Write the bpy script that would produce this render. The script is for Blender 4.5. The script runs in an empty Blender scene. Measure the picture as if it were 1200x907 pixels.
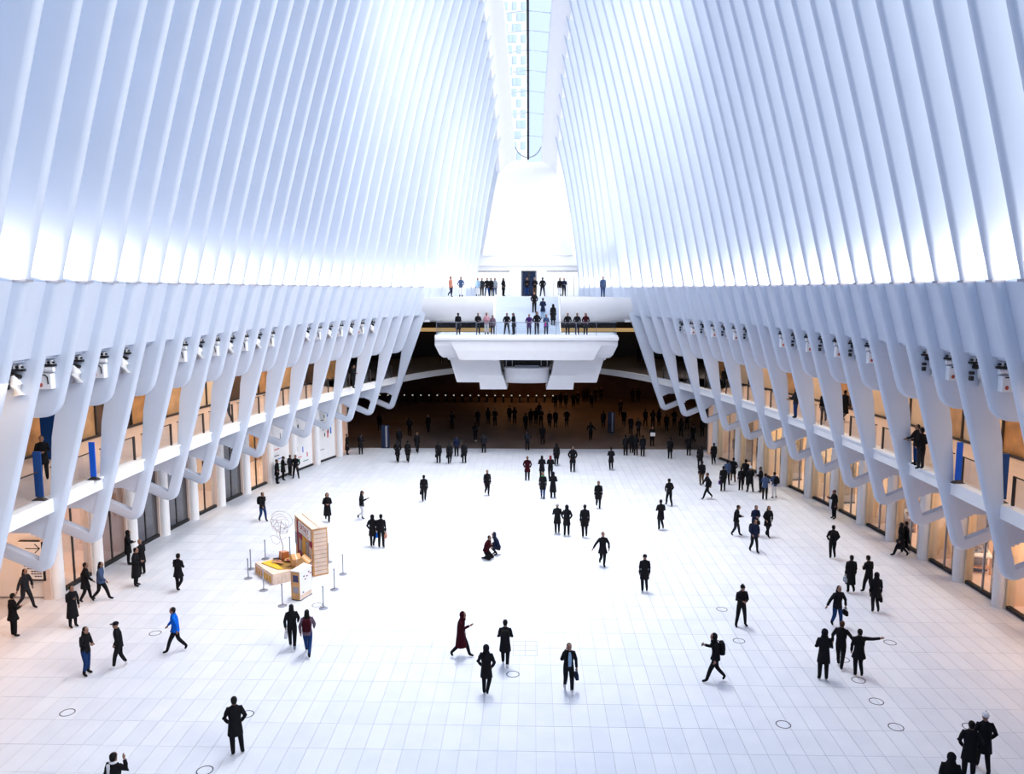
import bpy, bmesh, math, random
from mathutils import Vector, Matrix
random.seed(7)
C = bpy.context.scene.collection
sc = bpy.context.scene
pi = math.pi

# ------------------------------------------------------------------ camera
FPX = 920.0
CAM = Vector((0.4, 0.0, 13.5))
YAW = math.atan(23 / FPX)
PIT = math.atan((453.5 - 340) / FPX)
cd = bpy.data.cameras.new('camera')
cd.sensor_fit = 'HORIZONTAL'; cd.sensor_width = 36.0
cd.lens = 36.0 * FPX / 1200.0
cd.clip_end = 900
cam = bpy.data.objects.new('camera', cd); C.objects.link(cam)
cam.location = CAM
cam.rotation_euler = (pi / 2 - PIT, 0, YAW)
sc.camera = cam

# ------------------------------------------------------------------ world, sun, exposure
w = bpy.data.worlds.new('sky'); sc.world = w; w.use_nodes = True
bg = w.node_tree.nodes['Background']
wt = w.node_tree   # bright towards the sun's side (+X), deeper blue on the opposite side
wtc = wt.nodes.new('ShaderNodeTexCoord'); wsp = wt.nodes.new('ShaderNodeSeparateXYZ'); wmr = wt.nodes.new('ShaderNodeMapRange')
wrp = wt.nodes.new('ShaderNodeValToRGB')
wt.links.new(wtc.outputs['Generated'], wsp.inputs[0]); wt.links.new(wsp.outputs['X'], wmr.inputs['Value'])
wmr.inputs['From Min'].default_value = -1; wmr.inputs['From Max'].default_value = 1
wt.links.new(wmr.outputs['Result'], wrp.inputs['Fac'])
wrp.color_ramp.elements[0].color = (0.07, 0.15, 0.34, 1)
wrp.color_ramp.elements[1].color = (1.0, 1.0, 1.0, 1)
e_ = wrp.color_ramp.elements.new(0.5); e_.color = (0.50, 0.62, 0.80, 1)
wt.links.new(wrp.outputs['Color'], bg.inputs[0])
bg.inputs[1].default_value = 5.4
sd = bpy.data.lights.new('sun', 'SUN'); sd.energy = 13.0; sd.angle = math.radians(38); sd.color = (1, 0.97, 0.95)
so = bpy.data.objects.new('sun', sd); C.objects.link(so)
so.rotation_euler = Vector((-0.78, 0.36, -0.50)).to_track_quat('-Z', 'Y').to_euler()
sc.view_settings.view_transform = 'Standard'
sc.view_settings.look = 'None'
sc.view_settings.gamma = 1.0
sc.view_settings.use_curve_mapping = False
sc.view_settings.exposure = -1.76
try:
    sc.cycles.max_bounces = 8; sc.cycles.diffuse_bounces = 5; sc.cycles.transparent_max_bounces = 12
    sc.cycles.use_denoising = True
    sc.cycles.sample_clamp_indirect = 6
    sc.cycles.caustics_reflective = False; sc.cycles.caustics_refractive = False
except Exception:
    pass

def area(name, loc, target, sx, sy, power, col, spread=None):
    l = bpy.data.lights.new(name, 'AREA'); l.shape = 'RECTANGLE'; l.size = sx; l.size_y = sy
    l.energy = power; l.color = col
    if spread: l.spread = spread
    o = bpy.data.objects.new(name, l); C.objects.link(o)
    o.location = loc
    o.rotation_euler = (Vector(target) - Vector(loc)).to_track_quat('-Z', 'Y').to_euler()
    return o

# daylight falling through the skylight, and added fill lamps that brighten the far end
for y_, z_, p_ in ((54, 42, 4200), (46, 44.3, 5000), (38, 45, 4000), (30, 45, 1600)):
    area('skylight_daylight', (0, y_, z_ - 2.5), (0, y_ - 2, 0), 3.2, 9, p_, (1, 0.98, 0.97), math.radians(66))
area('far_end_fill', (0, 62, 20), (0, 80, 18.5), 8, 8, 1400, (1, 0.98, 0.97))
area('far_end_fill', (0, 40, 32), (0, 80, 17), 10, 8, 3900, (1, 0.98, 0.97), math.radians(100))
# ------------------------------------------------------------------ materials
MATS = {}
def mat(name, col, rough=0.6, metal=0.0, emit=None, strength=0.0, noise=0.0, scale=8.0, spec=0.4, bump=0.0):
    if name in MATS: return MATS[name]
    m = bpy.data.materials.new(name); m.use_nodes = True
    nt = m.node_tree; b = nt.nodes['Principled BSDF']
    b.inputs['Base Color'].default_value = (*col, 1)
    b.inputs['Roughness'].default_value = rough
    b.inputs['Metallic'].default_value = metal
    b.inputs['Specular IOR Level'].default_value = spec
    if emit:
        b.inputs['Emission Color'].default_value = (*emit, 1)
        b.inputs['Emission Strength'].default_value = strength
    if noise or bump:
        tc = nt.nodes.new('ShaderNodeTexCoord'); n = nt.nodes.new('ShaderNodeTexNoise')
        n.inputs['Scale'].default_value = scale; n.inputs['Detail'].default_value = 4
        nt.links.new(tc.outputs['Object'], n.inputs['Vector'])
        if noise:
            r = nt.nodes.new('ShaderNodeValToRGB')
            r.color_ramp.elements[0].position = 0.3; r.color_ramp.elements[1].position = 0.7
            r.color_ramp.elements[0].color = (*[c * (1 - noise) for c in col], 1)
            r.color_ramp.elements[1].color = (*[min(1, c * (1 + noise * .5)) for c in col], 1)
            nt.links.new(n.outputs['Fac'], r.inputs['Fac']); nt.links.new(r.outputs['Color'], b.inputs['Base Color'])
        if bump:
            bp = nt.nodes.new('ShaderNodeBump'); bp.inputs['Strength'].default_value = bump
            nt.links.new(n.outputs['Fac'], bp.inputs['Height']); nt.links.new(bp.outputs['Normal'], b.inputs['Normal'])
    MATS[name] = m
    return m

def glass(name, tint, gloss=0.1):
    m = bpy.data.materials.new(name); m.use_nodes = True
    nt = m.node_tree; nt.nodes.clear()
    o = nt.nodes.new('ShaderNodeOutputMaterial'); mx = nt.nodes.new('ShaderNodeMixShader')
    t = nt.nodes.new('ShaderNodeBsdfTransparent'); g = nt.nodes.new('ShaderNodeBsdfGlossy')
    fr = nt.nodes.new('ShaderNodeMath'); fr.operation = 'POWER'; fr.inputs[1].default_value = 3.0
    lw = nt.nodes.new('ShaderNodeLayerWeight'); lw.inputs[0].default_value = 0.5; nt.links.new(lw.outputs['Facing'], fr.inputs[0])
    ad = nt.nodes.new('ShaderNodeMath'); ad.operation = 'MULTIPLY_ADD'; ad.inputs[2].default_value = gloss * .3
    ad.inputs[1].default_value = gloss * 4
    t.inputs[0].default_value = (*tint, 1); g.inputs['Roughness'].default_value = 0.05
    g.inputs[0].default_value = (0.9, 0.95, 1, 1)
    nt.links.new(fr.outputs[0], ad.inputs[0]); nt.links.new(ad.outputs[0], mx.inputs[0])
    nt.links.new(t.outputs[0], mx.inputs[1]); nt.links.new(g.outputs[0], mx.inputs[2])
    nt.links.new(mx.outputs[0], o.inputs[0])
    return m

WHITE = mat('white_painted_steel', (0.62, 0.68, 0.79), 0.42, noise=0.03, scale=0.7)
PANELM = mat('white_panel', (0.62, 0.68, 0.79), 0.5, noise=0.03, scale=1.3)
STONEW = mat('white_plaster', (0.9, 0.9, 0.91), 0.6, noise=0.02, scale=2)
DARK = mat('dark_bronze', (0.03, 0.025, 0.025), 0.4)
BLACK = mat('black_rubber', (0.012, 0.012, 0.014), 0.6)
GLASS = glass('clear_glass', (0.93, 0.96, 0.97), 0.12)
GLASSG = glass('grey_glass', (0.60, 0.64, 0.70), 0.16)
GLASSD = glass('smoked_glass', (0.26, 0.31, 0.40), 0.25)
SKYG = glass('facade_glass', (0.97, 0.985, 1.0), 0.05)
CREAM = mat('cream_wall', (0.80, 0.62, 0.42), 0.7, noise=0.12, scale=0.6)
TAN = mat('tan_timber', (0.55, 0.34, 0.17), 0.6, noise=0.3, scale=1.1)
TAN2 = mat('orange_timber', (0.50, 0.26, 0.10), 0.6, noise=0.35, scale=1.4)
WOODD = mat('dark_walnut', (0.10, 0.055, 0.03), 0.5, noise=0.5, scale=1.0)
RAILG = glass('rail_glass', (0.80, 0.83, 0.86), 0.12)
PEACH = mat('peach_stone', (0.74, 0.60, 0.53), 0.5, noise=0.06, scale=1.0)
SHADE_BROWN = mat('shade_brown_floor', (0.15, 0.115, 0.10), 0.5, noise=0.25, scale=0.4)  # floor colour with the shade of the rear passage put in
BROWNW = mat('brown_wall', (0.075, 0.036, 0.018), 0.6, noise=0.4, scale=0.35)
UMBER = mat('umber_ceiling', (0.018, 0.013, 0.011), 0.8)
CHROME = mat('brushed_steel', (0.35, 0.36, 0.42), 0.35, 0.8)
BLUE = mat('blue_enamel', (0.0, 0.10, 0.62), 0.45)
NAVYP = mat('dark_blue_enamel', (0.0, 0.05, 0.22), 0.45)
GREY = mat('grey_felt', (0.32, 0.32, 0.36), 0.8)

def tile_material():
    m = bpy.data.materials.new('white_marble_tile'); m.use_nodes = True
    nt = m.node_tree; b = nt.nodes['Principled BSDF']
    geo = nt.nodes.new('ShaderNodeNewGeometry'); sp = nt.nodes.new('ShaderNodeSeparateXYZ')
    nt.links.new(geo.outputs['Position'], sp.inputs[0])
    outs = []
    for ax, size, off in ((0, TW, 0.0), (1, TL, TY0)):
        a = nt.nodes.new('ShaderNodeMath'); a.operation = 'SUBTRACT'; a.inputs[1].default_value = off
        d = nt.nodes.new('ShaderNodeMath'); d.operation = 'DIVIDE'; d.inputs[1].default_value = size
        f = nt.nodes.new('ShaderNodeMath'); f.operation = 'FLOOR'
        nt.links.new(sp.outputs[ax], a.inputs[0]); nt.links.new(a.outputs[0], d.inputs[0]); nt.links.new(d.outputs[0], f.inputs[0])
        outs.append(f)
    cb = nt.nodes.new('ShaderNodeCombineXYZ')
    nt.links.new(outs[0].outputs[0], cb.inputs[0]); nt.links.new(outs[1].outputs[0], cb.inputs[1])
    wn = nt.nodes.new('ShaderNodeTexWhiteNoise'); nt.links.new(cb.outputs[0], wn.inputs['Vector'])
    n = nt.nodes.new('ShaderNodeTexNoise'); n.inputs['Scale'].default_value = 1.1; n.inputs['Detail'].default_value = 5
    nt.links.new(geo.outputs['Position'], n.inputs['Vector'])
    ad = nt.nodes.new('ShaderNodeMath'); ad.operation = 'MULTIPLY_ADD'; ad.inputs[1].default_value = 0.5
    nt.links.new(wn.outputs['Value'], ad.inputs[0]); nt.links.new(n.outputs['Fac'], ad.inputs[2])
    r = nt.nodes.new('ShaderNodeValToRGB')
    r.color_ramp.elements[0].position = 0.3; r.color_ramp.elements[0].color = (0.64, 0.68, 0.76, 1)
    r.color_ramp.elements[1].position = 1.0; r.color_ramp.elements[1].color = (0.73, 0.765, 0.83, 1)
    nt.links.new(ad.outputs[0], r.inputs['Fac']); nt.links.new(r.outputs['Color'], b.inputs['Base Color'])
    b.inputs['Roughness'].default_value = 0.38
    b.inputs['Specular IOR Level'].default_value = 0.35
    return m
TW, TL, TY0 = 0.565, 1.35, 20.32
TILE = tile_material()

# ------------------------------------------------------------------ mesh helpers
class MB:
    def __init__(s): s.v = []; s.f = []; s.m = []
    def add(s, vs, fs, mi=0):
        n = len(s.v); s.v += [tuple(p) for p in vs]; s.f += [tuple(i + n for i in f) for f in fs]; s.m += [mi] * len(fs); return s
    def box(s, x0, x1, y0, y1, z0, z1, mi=0, M=None):
        vs = [(x, y, z) for z in (z0, z1) for y in (y0, y1) for x in (x0, x1)]
        if M is not None: vs = [tuple(M @ Vector(p)) for p in vs]
        return s.add(vs, [(0, 2, 3, 1), (4, 5, 7, 6), (0, 1, 5, 4), (2, 6, 7, 3), (0, 4, 6, 2), (1, 3, 7, 5)], mi)
    def hexa(s, b, t, mi=0):    # b: 4 bottom pts, t: 4 top pts, same winding
        return s.add(list(b) + list(t), [(3, 2, 1, 0), (4, 5, 6, 7), (0, 1, 5, 4), (1, 2, 6, 5), (2, 3, 7, 6), (3, 0, 4, 7)], mi)
    def loft(s, rings, closed=True, caps=True, mi=0):
        n = len(rings[0]); vs = [p for r in rings for p in r]; fs = []
        for i in range(len(rings) - 1):
            for j in range(n if closed else n - 1):
                k = (j + 1) % n
                fs.append((i * n + j, i * n + k, (i + 1) * n + k, (i + 1) * n + j))
        if caps and closed:
            fs.append(tuple(reversed(range(n)))); fs.append(tuple((len(rings) - 1) * n + j for j in range(n)))
        return s.add(vs, fs, mi)
    def tube(s, pts, rads, n=8, mi=0):
        rings = []
        for i, p in enumerate(pts):
            p = Vector(p)
            a = Vector(pts[max(i - 1, 0)]); b = Vector(pts[min(i + 1, len(pts) - 1)])
            t = (b - a).normalized()
            u = t.cross(Vector((0, 0, 1)))
            if u.length < 0.15: u = t.cross(Vector((0, 1, 0)))
            u.normalize(); v = t.cross(u)
            r = rads[i] if isinstance(rads, (list, tuple)) else rads
            rings.append([p + (u * math.cos(2 * pi * k / n) + v * math.sin(2 * pi * k / n)) * r for k in range(n)])
        return s.loft(rings, mi=mi)
    def lathe(s, prof, n=16, c=(0, 0), mi=0):
        rings = [[(c[0] + r * math.cos(2 * pi * k / n), c[1] + r * math.sin(2 * pi * k / n), z) for k in range(n)] for r, z in prof]
        return s.loft(rings, mi=mi)
    def ell(s, c, r, n=10, m=7, mi=0):
        rings = []
        for i in range(m):
            a = pi * (i + 0.5) / m
            rings.append([(c[0] + r[0] * math.sin(a) * math.cos(2 * pi * k / n), c[1] + r[1] * math.sin(a) * math.sin(2 * pi * k / n), c[2] - r[2] * math.cos(a)) for k in range(n)])
        return s.loft(rings, mi=mi)
    def mesh(s, name, mats, smooth=None):
        me = bpy.data.meshes.new(name); me.from_pydata(s.v, [], s.f)
        for m in (mats if isinstance(mats, (list, tuple)) else [mats]): me.materials.append(m)
        me.polygons.foreach_set('material_index', s.m)
        bm = bmesh.new(); bm.from_mesh(me); bmesh.ops.recalc_face_normals(bm, faces=bm.faces); bm.to_mesh(me); bm.free()
        if smooth is not None:
            me.polygons.foreach_set('use_smooth', [True] * len(me.polygons))
            me.set_sharp_from_angle(angle=math.radians(smooth))
        me.update()
        return me
    def build(s, name, mats, parent=None, smooth=None, loc=None):
        o = bpy.data.objects.new(name, s.mesh(name, mats, smooth)); C.objects.link(o)
        if parent: o.parent = parent
        if loc: o.location = loc
        return o

def tag(o, label=None, cat=None, group=None, kind=None):
    if label: o['label'] = label
    if cat: o['category'] = cat
    if group: o['group'] = group
    if kind: o['kind'] = kind
    return o
def empty(name, loc=(0, 0, 0), rz=0, **k):
    o = bpy.data.objects.new(name, None); C.objects.link(o); o.location = loc; o.rotation_euler = (0, 0, rz)
    o.empty_display_size = 0.3
    return tag(o, **k)
def inst(name, me, parent=None, loc=(0, 0, 0), rz=0):
    o = bpy.data.objects.new(name, me); C.objects.link(o); o.location = loc; o.rotation_euler = (0, 0, rz)
    if parent: o.parent = parent
    return o
def at(x, y, z=0.0):
    """ray through a pixel of the 1200x907 photograph to the horizontal plane z"""
    f = Vector((-math.sin(YAW) * math.cos(PIT), math.cos(YAW) * math.cos(PIT), -math.sin(PIT)))
    r = Vector((math.cos(YAW), math.sin(YAW), 0)); u = r.cross(f)
    d = f * FPX + r * (x - 600) + u * (453.5 - y)
    t = (z - CAM.z) / d.z
    return CAM + d * t
def atY(x, y, Y):
    f = Vector((-math.sin(YAW) * math.cos(PIT), math.cos(YAW) * math.cos(PIT), -math.sin(PIT)))
    r = Vector((math.cos(YAW), math.sin(YAW), 0)); u = r.cross(f)
    d = f * FPX + r * (x - 600) + u * (453.5 - y)
    return CAM + d * (Y / d.y)
ORD = 'first second third fourth fifth sixth seventh eighth ninth tenth eleventh twelfth thirteenth fourteenth fifteenth sixteenth seventeenth eighteenth nineteenth twentieth'.split()
def ordn(i):
    return ORD[i] if i < 20 else ('twenty-' + ORD[i - 20] if i < 29 else ('thirtieth' if i == 29 else 'thirty-' + ORD[i - 30]))

# ------------------------------------------------------------------ hall geometry functions (half widths as a function of Y)
def w_tip(Y): return math.sqrt(max(292 - 0.1205 * (Y - 30) ** 2, 4)) if Y > 30 else math.sqrt(292 - 0.04 * (Y - 30) ** 2)
def w_led(Y):
    if Y < 30: return math.sqrt(199 - 0.06 * (Y - 30) ** 2)
    e = math.sqrt(max(199 - 0.104 * (Y - 30) ** 2, 0.1))
    return max(e, 7.55 - (Y - 66.6) * 0.22) if Y > 60 else e
def w_wall(Y): return math.sqrt(max(427 - 0.178 * (Y - 30) ** 2, 20)) if Y > 30 else math.sqrt(427 - 0.02 * (Y - 30) ** 2)
def w_beam(Y): return math.sqrt(max(280.6 - 0.118 * (Y - 30) ** 2, 0.0)) if Y > 30 else math.sqrt(280.6 - 0.04 * (Y - 30) ** 2)
def z_ridge(Y): return 13 + 33 * math.sqrt(max(1 - ((Y - 30) / 54.6) ** 2, 0.02))
def s_sky(Y): return min(1.30 + (80 - Y) * 0.055, 2.8)
ZL, ZP, ZB1, ZB0 = 13.75, 11.4, 6.1, 5.6       # ledge, panel bottom, balcony top and bottom
def w_top(Y): return s_sky(Y) + 1.15
def w_front(Y, z):
    wl = w_led(Y)
    if z <= 13.7:
        return wl + (w_tip(Y) - wl) * (13.7 - z) / 10.4
    zt = z_ridge(Y) - 0.5; t = (z - 13.7) / (zt - 13.7)
    return wl + (w_top(Y) - wl) * t + 0.5 * 4 * t * (1 - t) * min(1, (zt - 13.7) / 25)

Y0, DY = 27.2, 1.638
RIBS = [(i, Y0 + DY * i) for i in range(-30, 33)]
TH = 0.34

def section(F, N, T, d, side, Y):
    """ring of one rib section; F front point (w,z), N in-plane inward normal, depth d"""
    h = TH / 2; pts = []
    def P(a, b):
        ww = F[0] + N[0] * a; zz = F[1] + N[1] * a
        return (side * ww, Y + b, zz)
    pts.append(P(d, -h)); pts.append(P(h * .9, -h))
    for k in (1, 2, 3, 4):
        a = -pi / 2 + pi * k / 5
        pts.append(P(h * .9 * (1 - math.cos(a)), h * math.sin(a)))
    pts.append(P(h * .9, h)); pts.append(P(d, h))
    return pts

def make_rib(side, i, Y):
    long_ = (i % 2 == 0) and i <= 24
    zt = z_ridge(Y) - 0.35
    st = []
    zlo = 4.0 if long_ else (9.2 - 0.9 * (Y - 28.8) / 36 if i <= 24 else 12.92)
    zs = []
    z = zt
    nup = 13
    for k in range(nup + 1): zs.append(zt + (13.9 - zt) * k / nup)
    zs += [13.2, 12.3, 11.4, 10.4] if long_ else [13.2]
    if long_: zs += [9.4, 8.4, 7.4, 6.6, 5.9, 5.2, 4.6, 4.1, 3.68]
    if not long_ and i <= 24: zs += [12.3, 11.4, 10.6, zlo + 0.9]
    if i > 24: zs = [q for q in zs if q > 12.95] + [12.92]
    rings = []
    def dep(z):
        if z > 11.4: return 1.05
        if not long_: return 1.12
        return max(0.47, min(1.1, 0.52 + 0.2 * (z - 5.9)))
    for z in zs:
        wf = w_front(Y, z)
        e = 0.05; dw = (w_front(Y, z + e) - w_front(Y, z - e)) / (2 * e)
        T = Vector((dw, 1)).normalized(); N = Vector((T.y, -T.x))
        # horizontal-ish normal, keeps the section flat towards the outside
        N = Vector((1, (-0.10 + 0.42 * max(0, min(1, (7.4 - z) / 3.6))) if (z < 11 and long_) else 0)).normalized() if z < 13.7 else N
        rings.append(section((wf, z), N, T, dep(z), side, Y))
    mb = MB()
    if long_:
        # rounded foot: arc from the leg into the outward strut
        wf = w_front(Y, 3.68); sl = (w_front(Y, 3.7) - w_front(Y, 3.8)) / 0.1
        a0 = math.atan2(-1, sl)            # direction of travel going down, in (w,z)
        a1 = math.atan2(0.43, 1)
        R = 0.52; p = Vector((wf, 3.68)); n = 7
        cx = p + Vector((-math.sin(a0), math.cos(a0))) * R
        for k in range(1, n + 1):
            a = a0 + (a1 - a0) * k / n
            q = cx - Vector((-math.sin(a), math.cos(a))) * R
            N = Vector((-math.sin(a), math.cos(a)))
            rings.append(section((q.x, q.y), N, None, 0.46, side, Y))
        N = Vector((-math.sin(a1), math.cos(a1)))
        wend = w_wall(Y) - 0.25
        for t in (0.5, 1.0):
            L = (wend - q.x) * t
            rings.append(section((q.x + L, q.y + 0.43 * L), N, None, 0.46, side, Y))
        # web plate between leg, strut and balcony soffit
        h = TH * 0.40
        wa = w_front(Y, 5.2) + 0.3; wb = w_wall(Y) - 0.1
        mb.box(min(side * wa, side * wb), max(side * wa, side * wb), Y - h, Y + h, 4.78, 5.62)
        # small fillet where the web meets the leg
        for q0 in range(3):
            r = 0.16 * (3 - q0); x0 = w_front(Y, 4.9) + 0.45
            mb.box(min(side * x0, side * (x0 + 0.12 + r)), max(side * x0, side * (x0 + 0.12 + r)), Y - h, Y + h, 4.78 - 0.07 * (q0 + 1), 4.78 - 0.07 * q0)
    elif i <= 24:
        R = 0.55
        for k in range(1, 8):
            a = pi / 2 * k / 7
            z = zlo + R * (1 - math.sin(a)) + 0.001
            wf = w_front(Y, z) + R * (1 - math.cos(a)) * 1.0
            d = 1.12 - R * (1 - math.cos(a)) - 0.25 * (k / 7) ** 3
            rings.append(section((wf, z), Vector((1, 0)), None, d, side, Y))
    mb.loft(rings)
    return mb

walls = {}
for side, nm in ((-1, 'left'), (1, 'right')):
    W = empty('wall_' + nm, (side * 17, 30, 0), kind='structure',
              label='%s side wall of tall white curved steel ribs above balcony and shops' % ('left' if side < 0 else 'right'))
    walls[side] = W
    def child(mb, name, m, smooth=None, W=W, parent=None, loc=None):
        o = mb.build(name, m, None, smooth)
        p = parent or W
        o.parent = p
        o.matrix_parent_inverse = Matrix.Translation(-Vector(W.location)) if p is W else Matrix.Identity(4)
        return o
    for i, Y in RIBS:
        if Y > 79.4: continue
        child(make_rib(side, i, Y), 'rib', WHITE, 40)
        if i <= 31 and Y + DY < 80.2:
            Yb = Y + DY
            # infill panel band under the ledge
            if i <= 23:
                a, b = Y + TH / 2 - .02, Yb - TH / 2 + .02
                bt = []
                for z in (ZP, ZL):
                    f0, f1 = w_front(Y, z) + 0.36, w_front(Yb, z) + 0.36
                    bt.append([(side * f0, a, z), (side * f1, b, z), (side * (f1 + .12), b, z), (side * (f0 + .12), a, z)])
                mb = MB().hexa(bt[0], bt[1])
                f0, f1 = w_front(Y, ZL) + 0.40, w_front(Yb, ZL) + 0.40
                mb.hexa([(side * f0, a, ZL - .1), (side * f1, b, ZL - .1), (side * (f1 + .9), b, ZL - .1), (side * (f0 + .9), a, ZL - .1)],
                        [(side * f0, a, ZL), (side * f1, b, ZL), (side * (f1 + .9), b, ZL), (side * (f0 + .9), a, ZL)])
                child(mb, 'infill_panel', PANELM)
                if 0 <= i <= 20 or True:
                    j = MB(); zj = ZL + 0.02
                    f = w_front(Y, zj) - 0.015
                    j.box(min(side * f, side * (f + .4)), max(side * f, side * (f + .4)), Y - TH / 2 - .012, Y + TH / 2 + .012, zj - .035, zj + .035)
                    child(j, 'rib_joint', GREY)
            # glass between the ribs
            n = 12; r0 = []
            zt0, zt1 = z_ridge(Y) - 0.3, z_ridge(Yb) - 0.3
            zb = ZL if i <= 23 else 12.95
            for k in range(n + 1):
                t = k / n
                za, zc = zb + (zt0 - zb) * t, zb + (zt1 - zb) * t
                r0.append([(side * (w_front(Y, za) + .95), Y, za), (side * (w_front(Yb, zc) + .95), Yb, zc)])
            child(MB().loft(r0, closed=False, caps=False), 'glass_pane', SKYG)
            # glazing bars every few metres
    # uplights standing on the ledge between ribs
    for i, Y in RIBS:
        if -6 <= i <= 30:
            Ym = Y + DY / 2
            wx = w_front(Ym, ZL) + 0.66
            k = min(1.0, max(0, (Y - 18) / 20))
            area('ledge_uplight', (side * wx, Ym, ZL + 0.12), (side * (wx - 0.9), Ym + 0.3, ZL + 4), 0.35, 1.1, 220, (1.0, 0.90 + .04 * k, 0.82 + .1 * k))

tag(MB().box(-24, 24, -22.6, -22, 0, 26).build('wall_front', STONEW), 'white wall behind the viewer', kind='structure')
tag(MB().box(-24, -23.4, -22, 33, 0, 13.6).box(23.4, 24, -22, 20, 0, 13.6).build('wall_outer', TAN), 'outer walls behind the shops', kind='structure')
# ------------------------------------------------------------------ ridge beams, skylight, end wall
YE = 80.0
def ridge(side, nm):
    rings = []
    Y = -21.0
    while Y <= YE + 0.01:
        s = s_sky(Y); z = z_ridge(Y)
        rings.append([(side * s, Y, z + .35), (side * s, Y, z), (side * (s + .15), Y, z - .12), (side * (s + .75), Y, z - .35), (side * (s + 1.25), Y, z - .75),
                      (side * (s + 1.5), Y, z - 1.2), (side * (s + 1.9), Y, z - 1.1), (side * (s + 2.0), Y, z - .4), (side * (s + .4), Y, z + .35)])
        Y += 1.0
    o = MB().loft(rings).build(nm, STONEW, None, 50)
    return tag(o, 'white curved ridge beam along the %s edge of the skylight' % ('left' if side < 0 else 'right'), kind='structure')
ridge(-1, 'trim_1'); ridge(1, 'trim_2')
win = empty('window_1', (0, YE, z_ridge(YE)), kind='structure', label='long narrow skylight with curved crossbars and a dark spine')
def wc(mb, name, m, smooth=None):
    o = mb.build(name, m, None, smooth); o.parent = win; o.matrix_parent_inverse = Matrix.Translation(-Vector(win.location)); return o
Y = -18.0; bars = []
while Y < YE - 0.3:
    Yb = min(Y + DY, YE); a, b = s_sky(Y), s_sky(Yb)
    za, zb = z_ridge(Y) + .22, z_ridge(Yb) + .22
    rA = []; rB = []
    for sg in (-1, 1):
        wc(MB().add([(0, Y, za + .25), (sg * a, Y, za), (sg * b, Yb, zb), (0, Yb, zb + .25)], [(0, 1, 2, 3)]), 'skylight_pane', SKYG)
    pts = [(-a, Y, za), (-a * .5, Y, za + .12), (0, Y, za + .2), (a * .5, Y, za + .12), (a, Y, za)]
    wc(MB().tube(pts, 0.045, 6), 'crossbar', PANELM)
    Y = Yb
sp = []
Y = -20.0
while Y <= YE: sp.append((0, Y, z_ridge(Y) + .1)); Y += 1.0
wc(MB().tube(sp, 0.11, 6), 'dark_spine', BLACK)
wc(MB().tube([(1.32 * math.sin(a), YE - 1.15 + 1.0 * math.cos(a), z_ridge(YE - 1.15 + 1.0 * math.cos(a)) + .05) for a in [pi * (k / 10 - .5) * .8 for k in range(11)]], 0.05, 6), 'end_ring', GREY)

def endwall():
    mb = MB(); rings = []
    n = 14
    prof = [(16.9, 4.45, 78.4), (17.6, 4.35, 78.6), (19, 4.1, 79.0), (21, 3.75, 79.5), (23, 3.4, 79.8), (25, 3.0, 80.0), (26.2, 2.9, 80.1)]
    for z, hw, yy in prof:
        rings.append([(hw * (2 * k / n - 1), yy + 0.55 * (1 - (2 * k / n - 1) ** 2), z) for k in range(n + 1)] + [(hw, 81.6, z), (-hw, 81.6, z)])
    mb.loft(rings)
    for sg in (-1, 1):     # flanks that close the hall beside the end wall
        rr = []
        for z, hw, yy in prof:
            a, b = sorted((sg * (hw - .05), sg * (hw + 2.2)))
            rr.append([(a, yy + .9, z), (b, yy + .9, z), (b, yy + 1.5, z), (a, yy + 1.5, z)])
        mb.loft(rr)
    # door wall below, with three openings
    z0, z1 = 12.9, 15.42
    y0, y1 = 79.2, 80.4
    xs = [-9.5, -5.25, -1.85, -0.66, 0.86, 1.9, 5.3, 9.5]
    for k in (0, 2, 4, 6): mb.box(xs[k], xs[k + 1], y0, y1, z0, z1)
    mb.box(-9.5, 9.5, y0, y1, z1, 18.2)
    mb.box(-5.8, 5.8, 78.9, y0, 15.9, 16.95)
    mb.box(-9.6, 9.6, 82.6, 82.9, 12.7, 17.5)     # vestibule back
    mb.box(-9.6, 9.6, y1, 82.9, 17.3, 17.5)
    return tag(mb.build('wall_end', STONEW, None, 45), 'smooth white end wall tapering up to the tip of the skylight', kind='structure')
endwall()
def doorset(nm, x0, x1, label, dark):
    z0, z1, y = 12.9, 15.42, 79.35
    D = empty(nm, ((x0 + x1) / 2, y, z0), kind='structure', label=label)
    def c(mb, name, m):
        o = mb.build(name, m); o.parent = D; o.matrix_parent_inverse = Matrix.Translation(-Vector(D.location)); return o
    c(MB().box(x0, x1, y, y + .12, z1 - .12, z1 - .002), 'door_head', DARK if dark else GREY)
    n = 2 if dark else 5
    for k in range(n + 1):
        x = x0 + (x1 - x0) * k / n; wd = .07 if dark else .02
        c(MB().box(max(x0, x - wd), min(x1, x + wd), y + .002, y + .1, z0 + .002, z1 - .12), 'mullion', BLACK if dark else GREY)
    for k in range(n):
        xa, xb = x0 + (x1 - x0) * k / n + .03, x0 + (x1 - x0) * (k + 1) / n - .03
        c(MB().box(xa, xb, y + .04, y + .06, z0 + .02, z1 - .15), 'pane', GLASSG if dark else GLASS)
    if dark: c(MB().box(x0 + .1, x1 - .1, y + .5, y + .6, z0, z1), 'lift_back', NAVYP)
doorset('door_1', -5.25, -1.85, 'wide glazed door set at terrace back, beside the lift on its left', False)
doorset('door_2', -0.66, 0.86, 'dark framed lift door in the centre of the terrace wall', True)
doorset('door_3', 1.9, 5.3, 'wide glazed door set at terrace back, beside the lift on its right', False)

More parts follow.
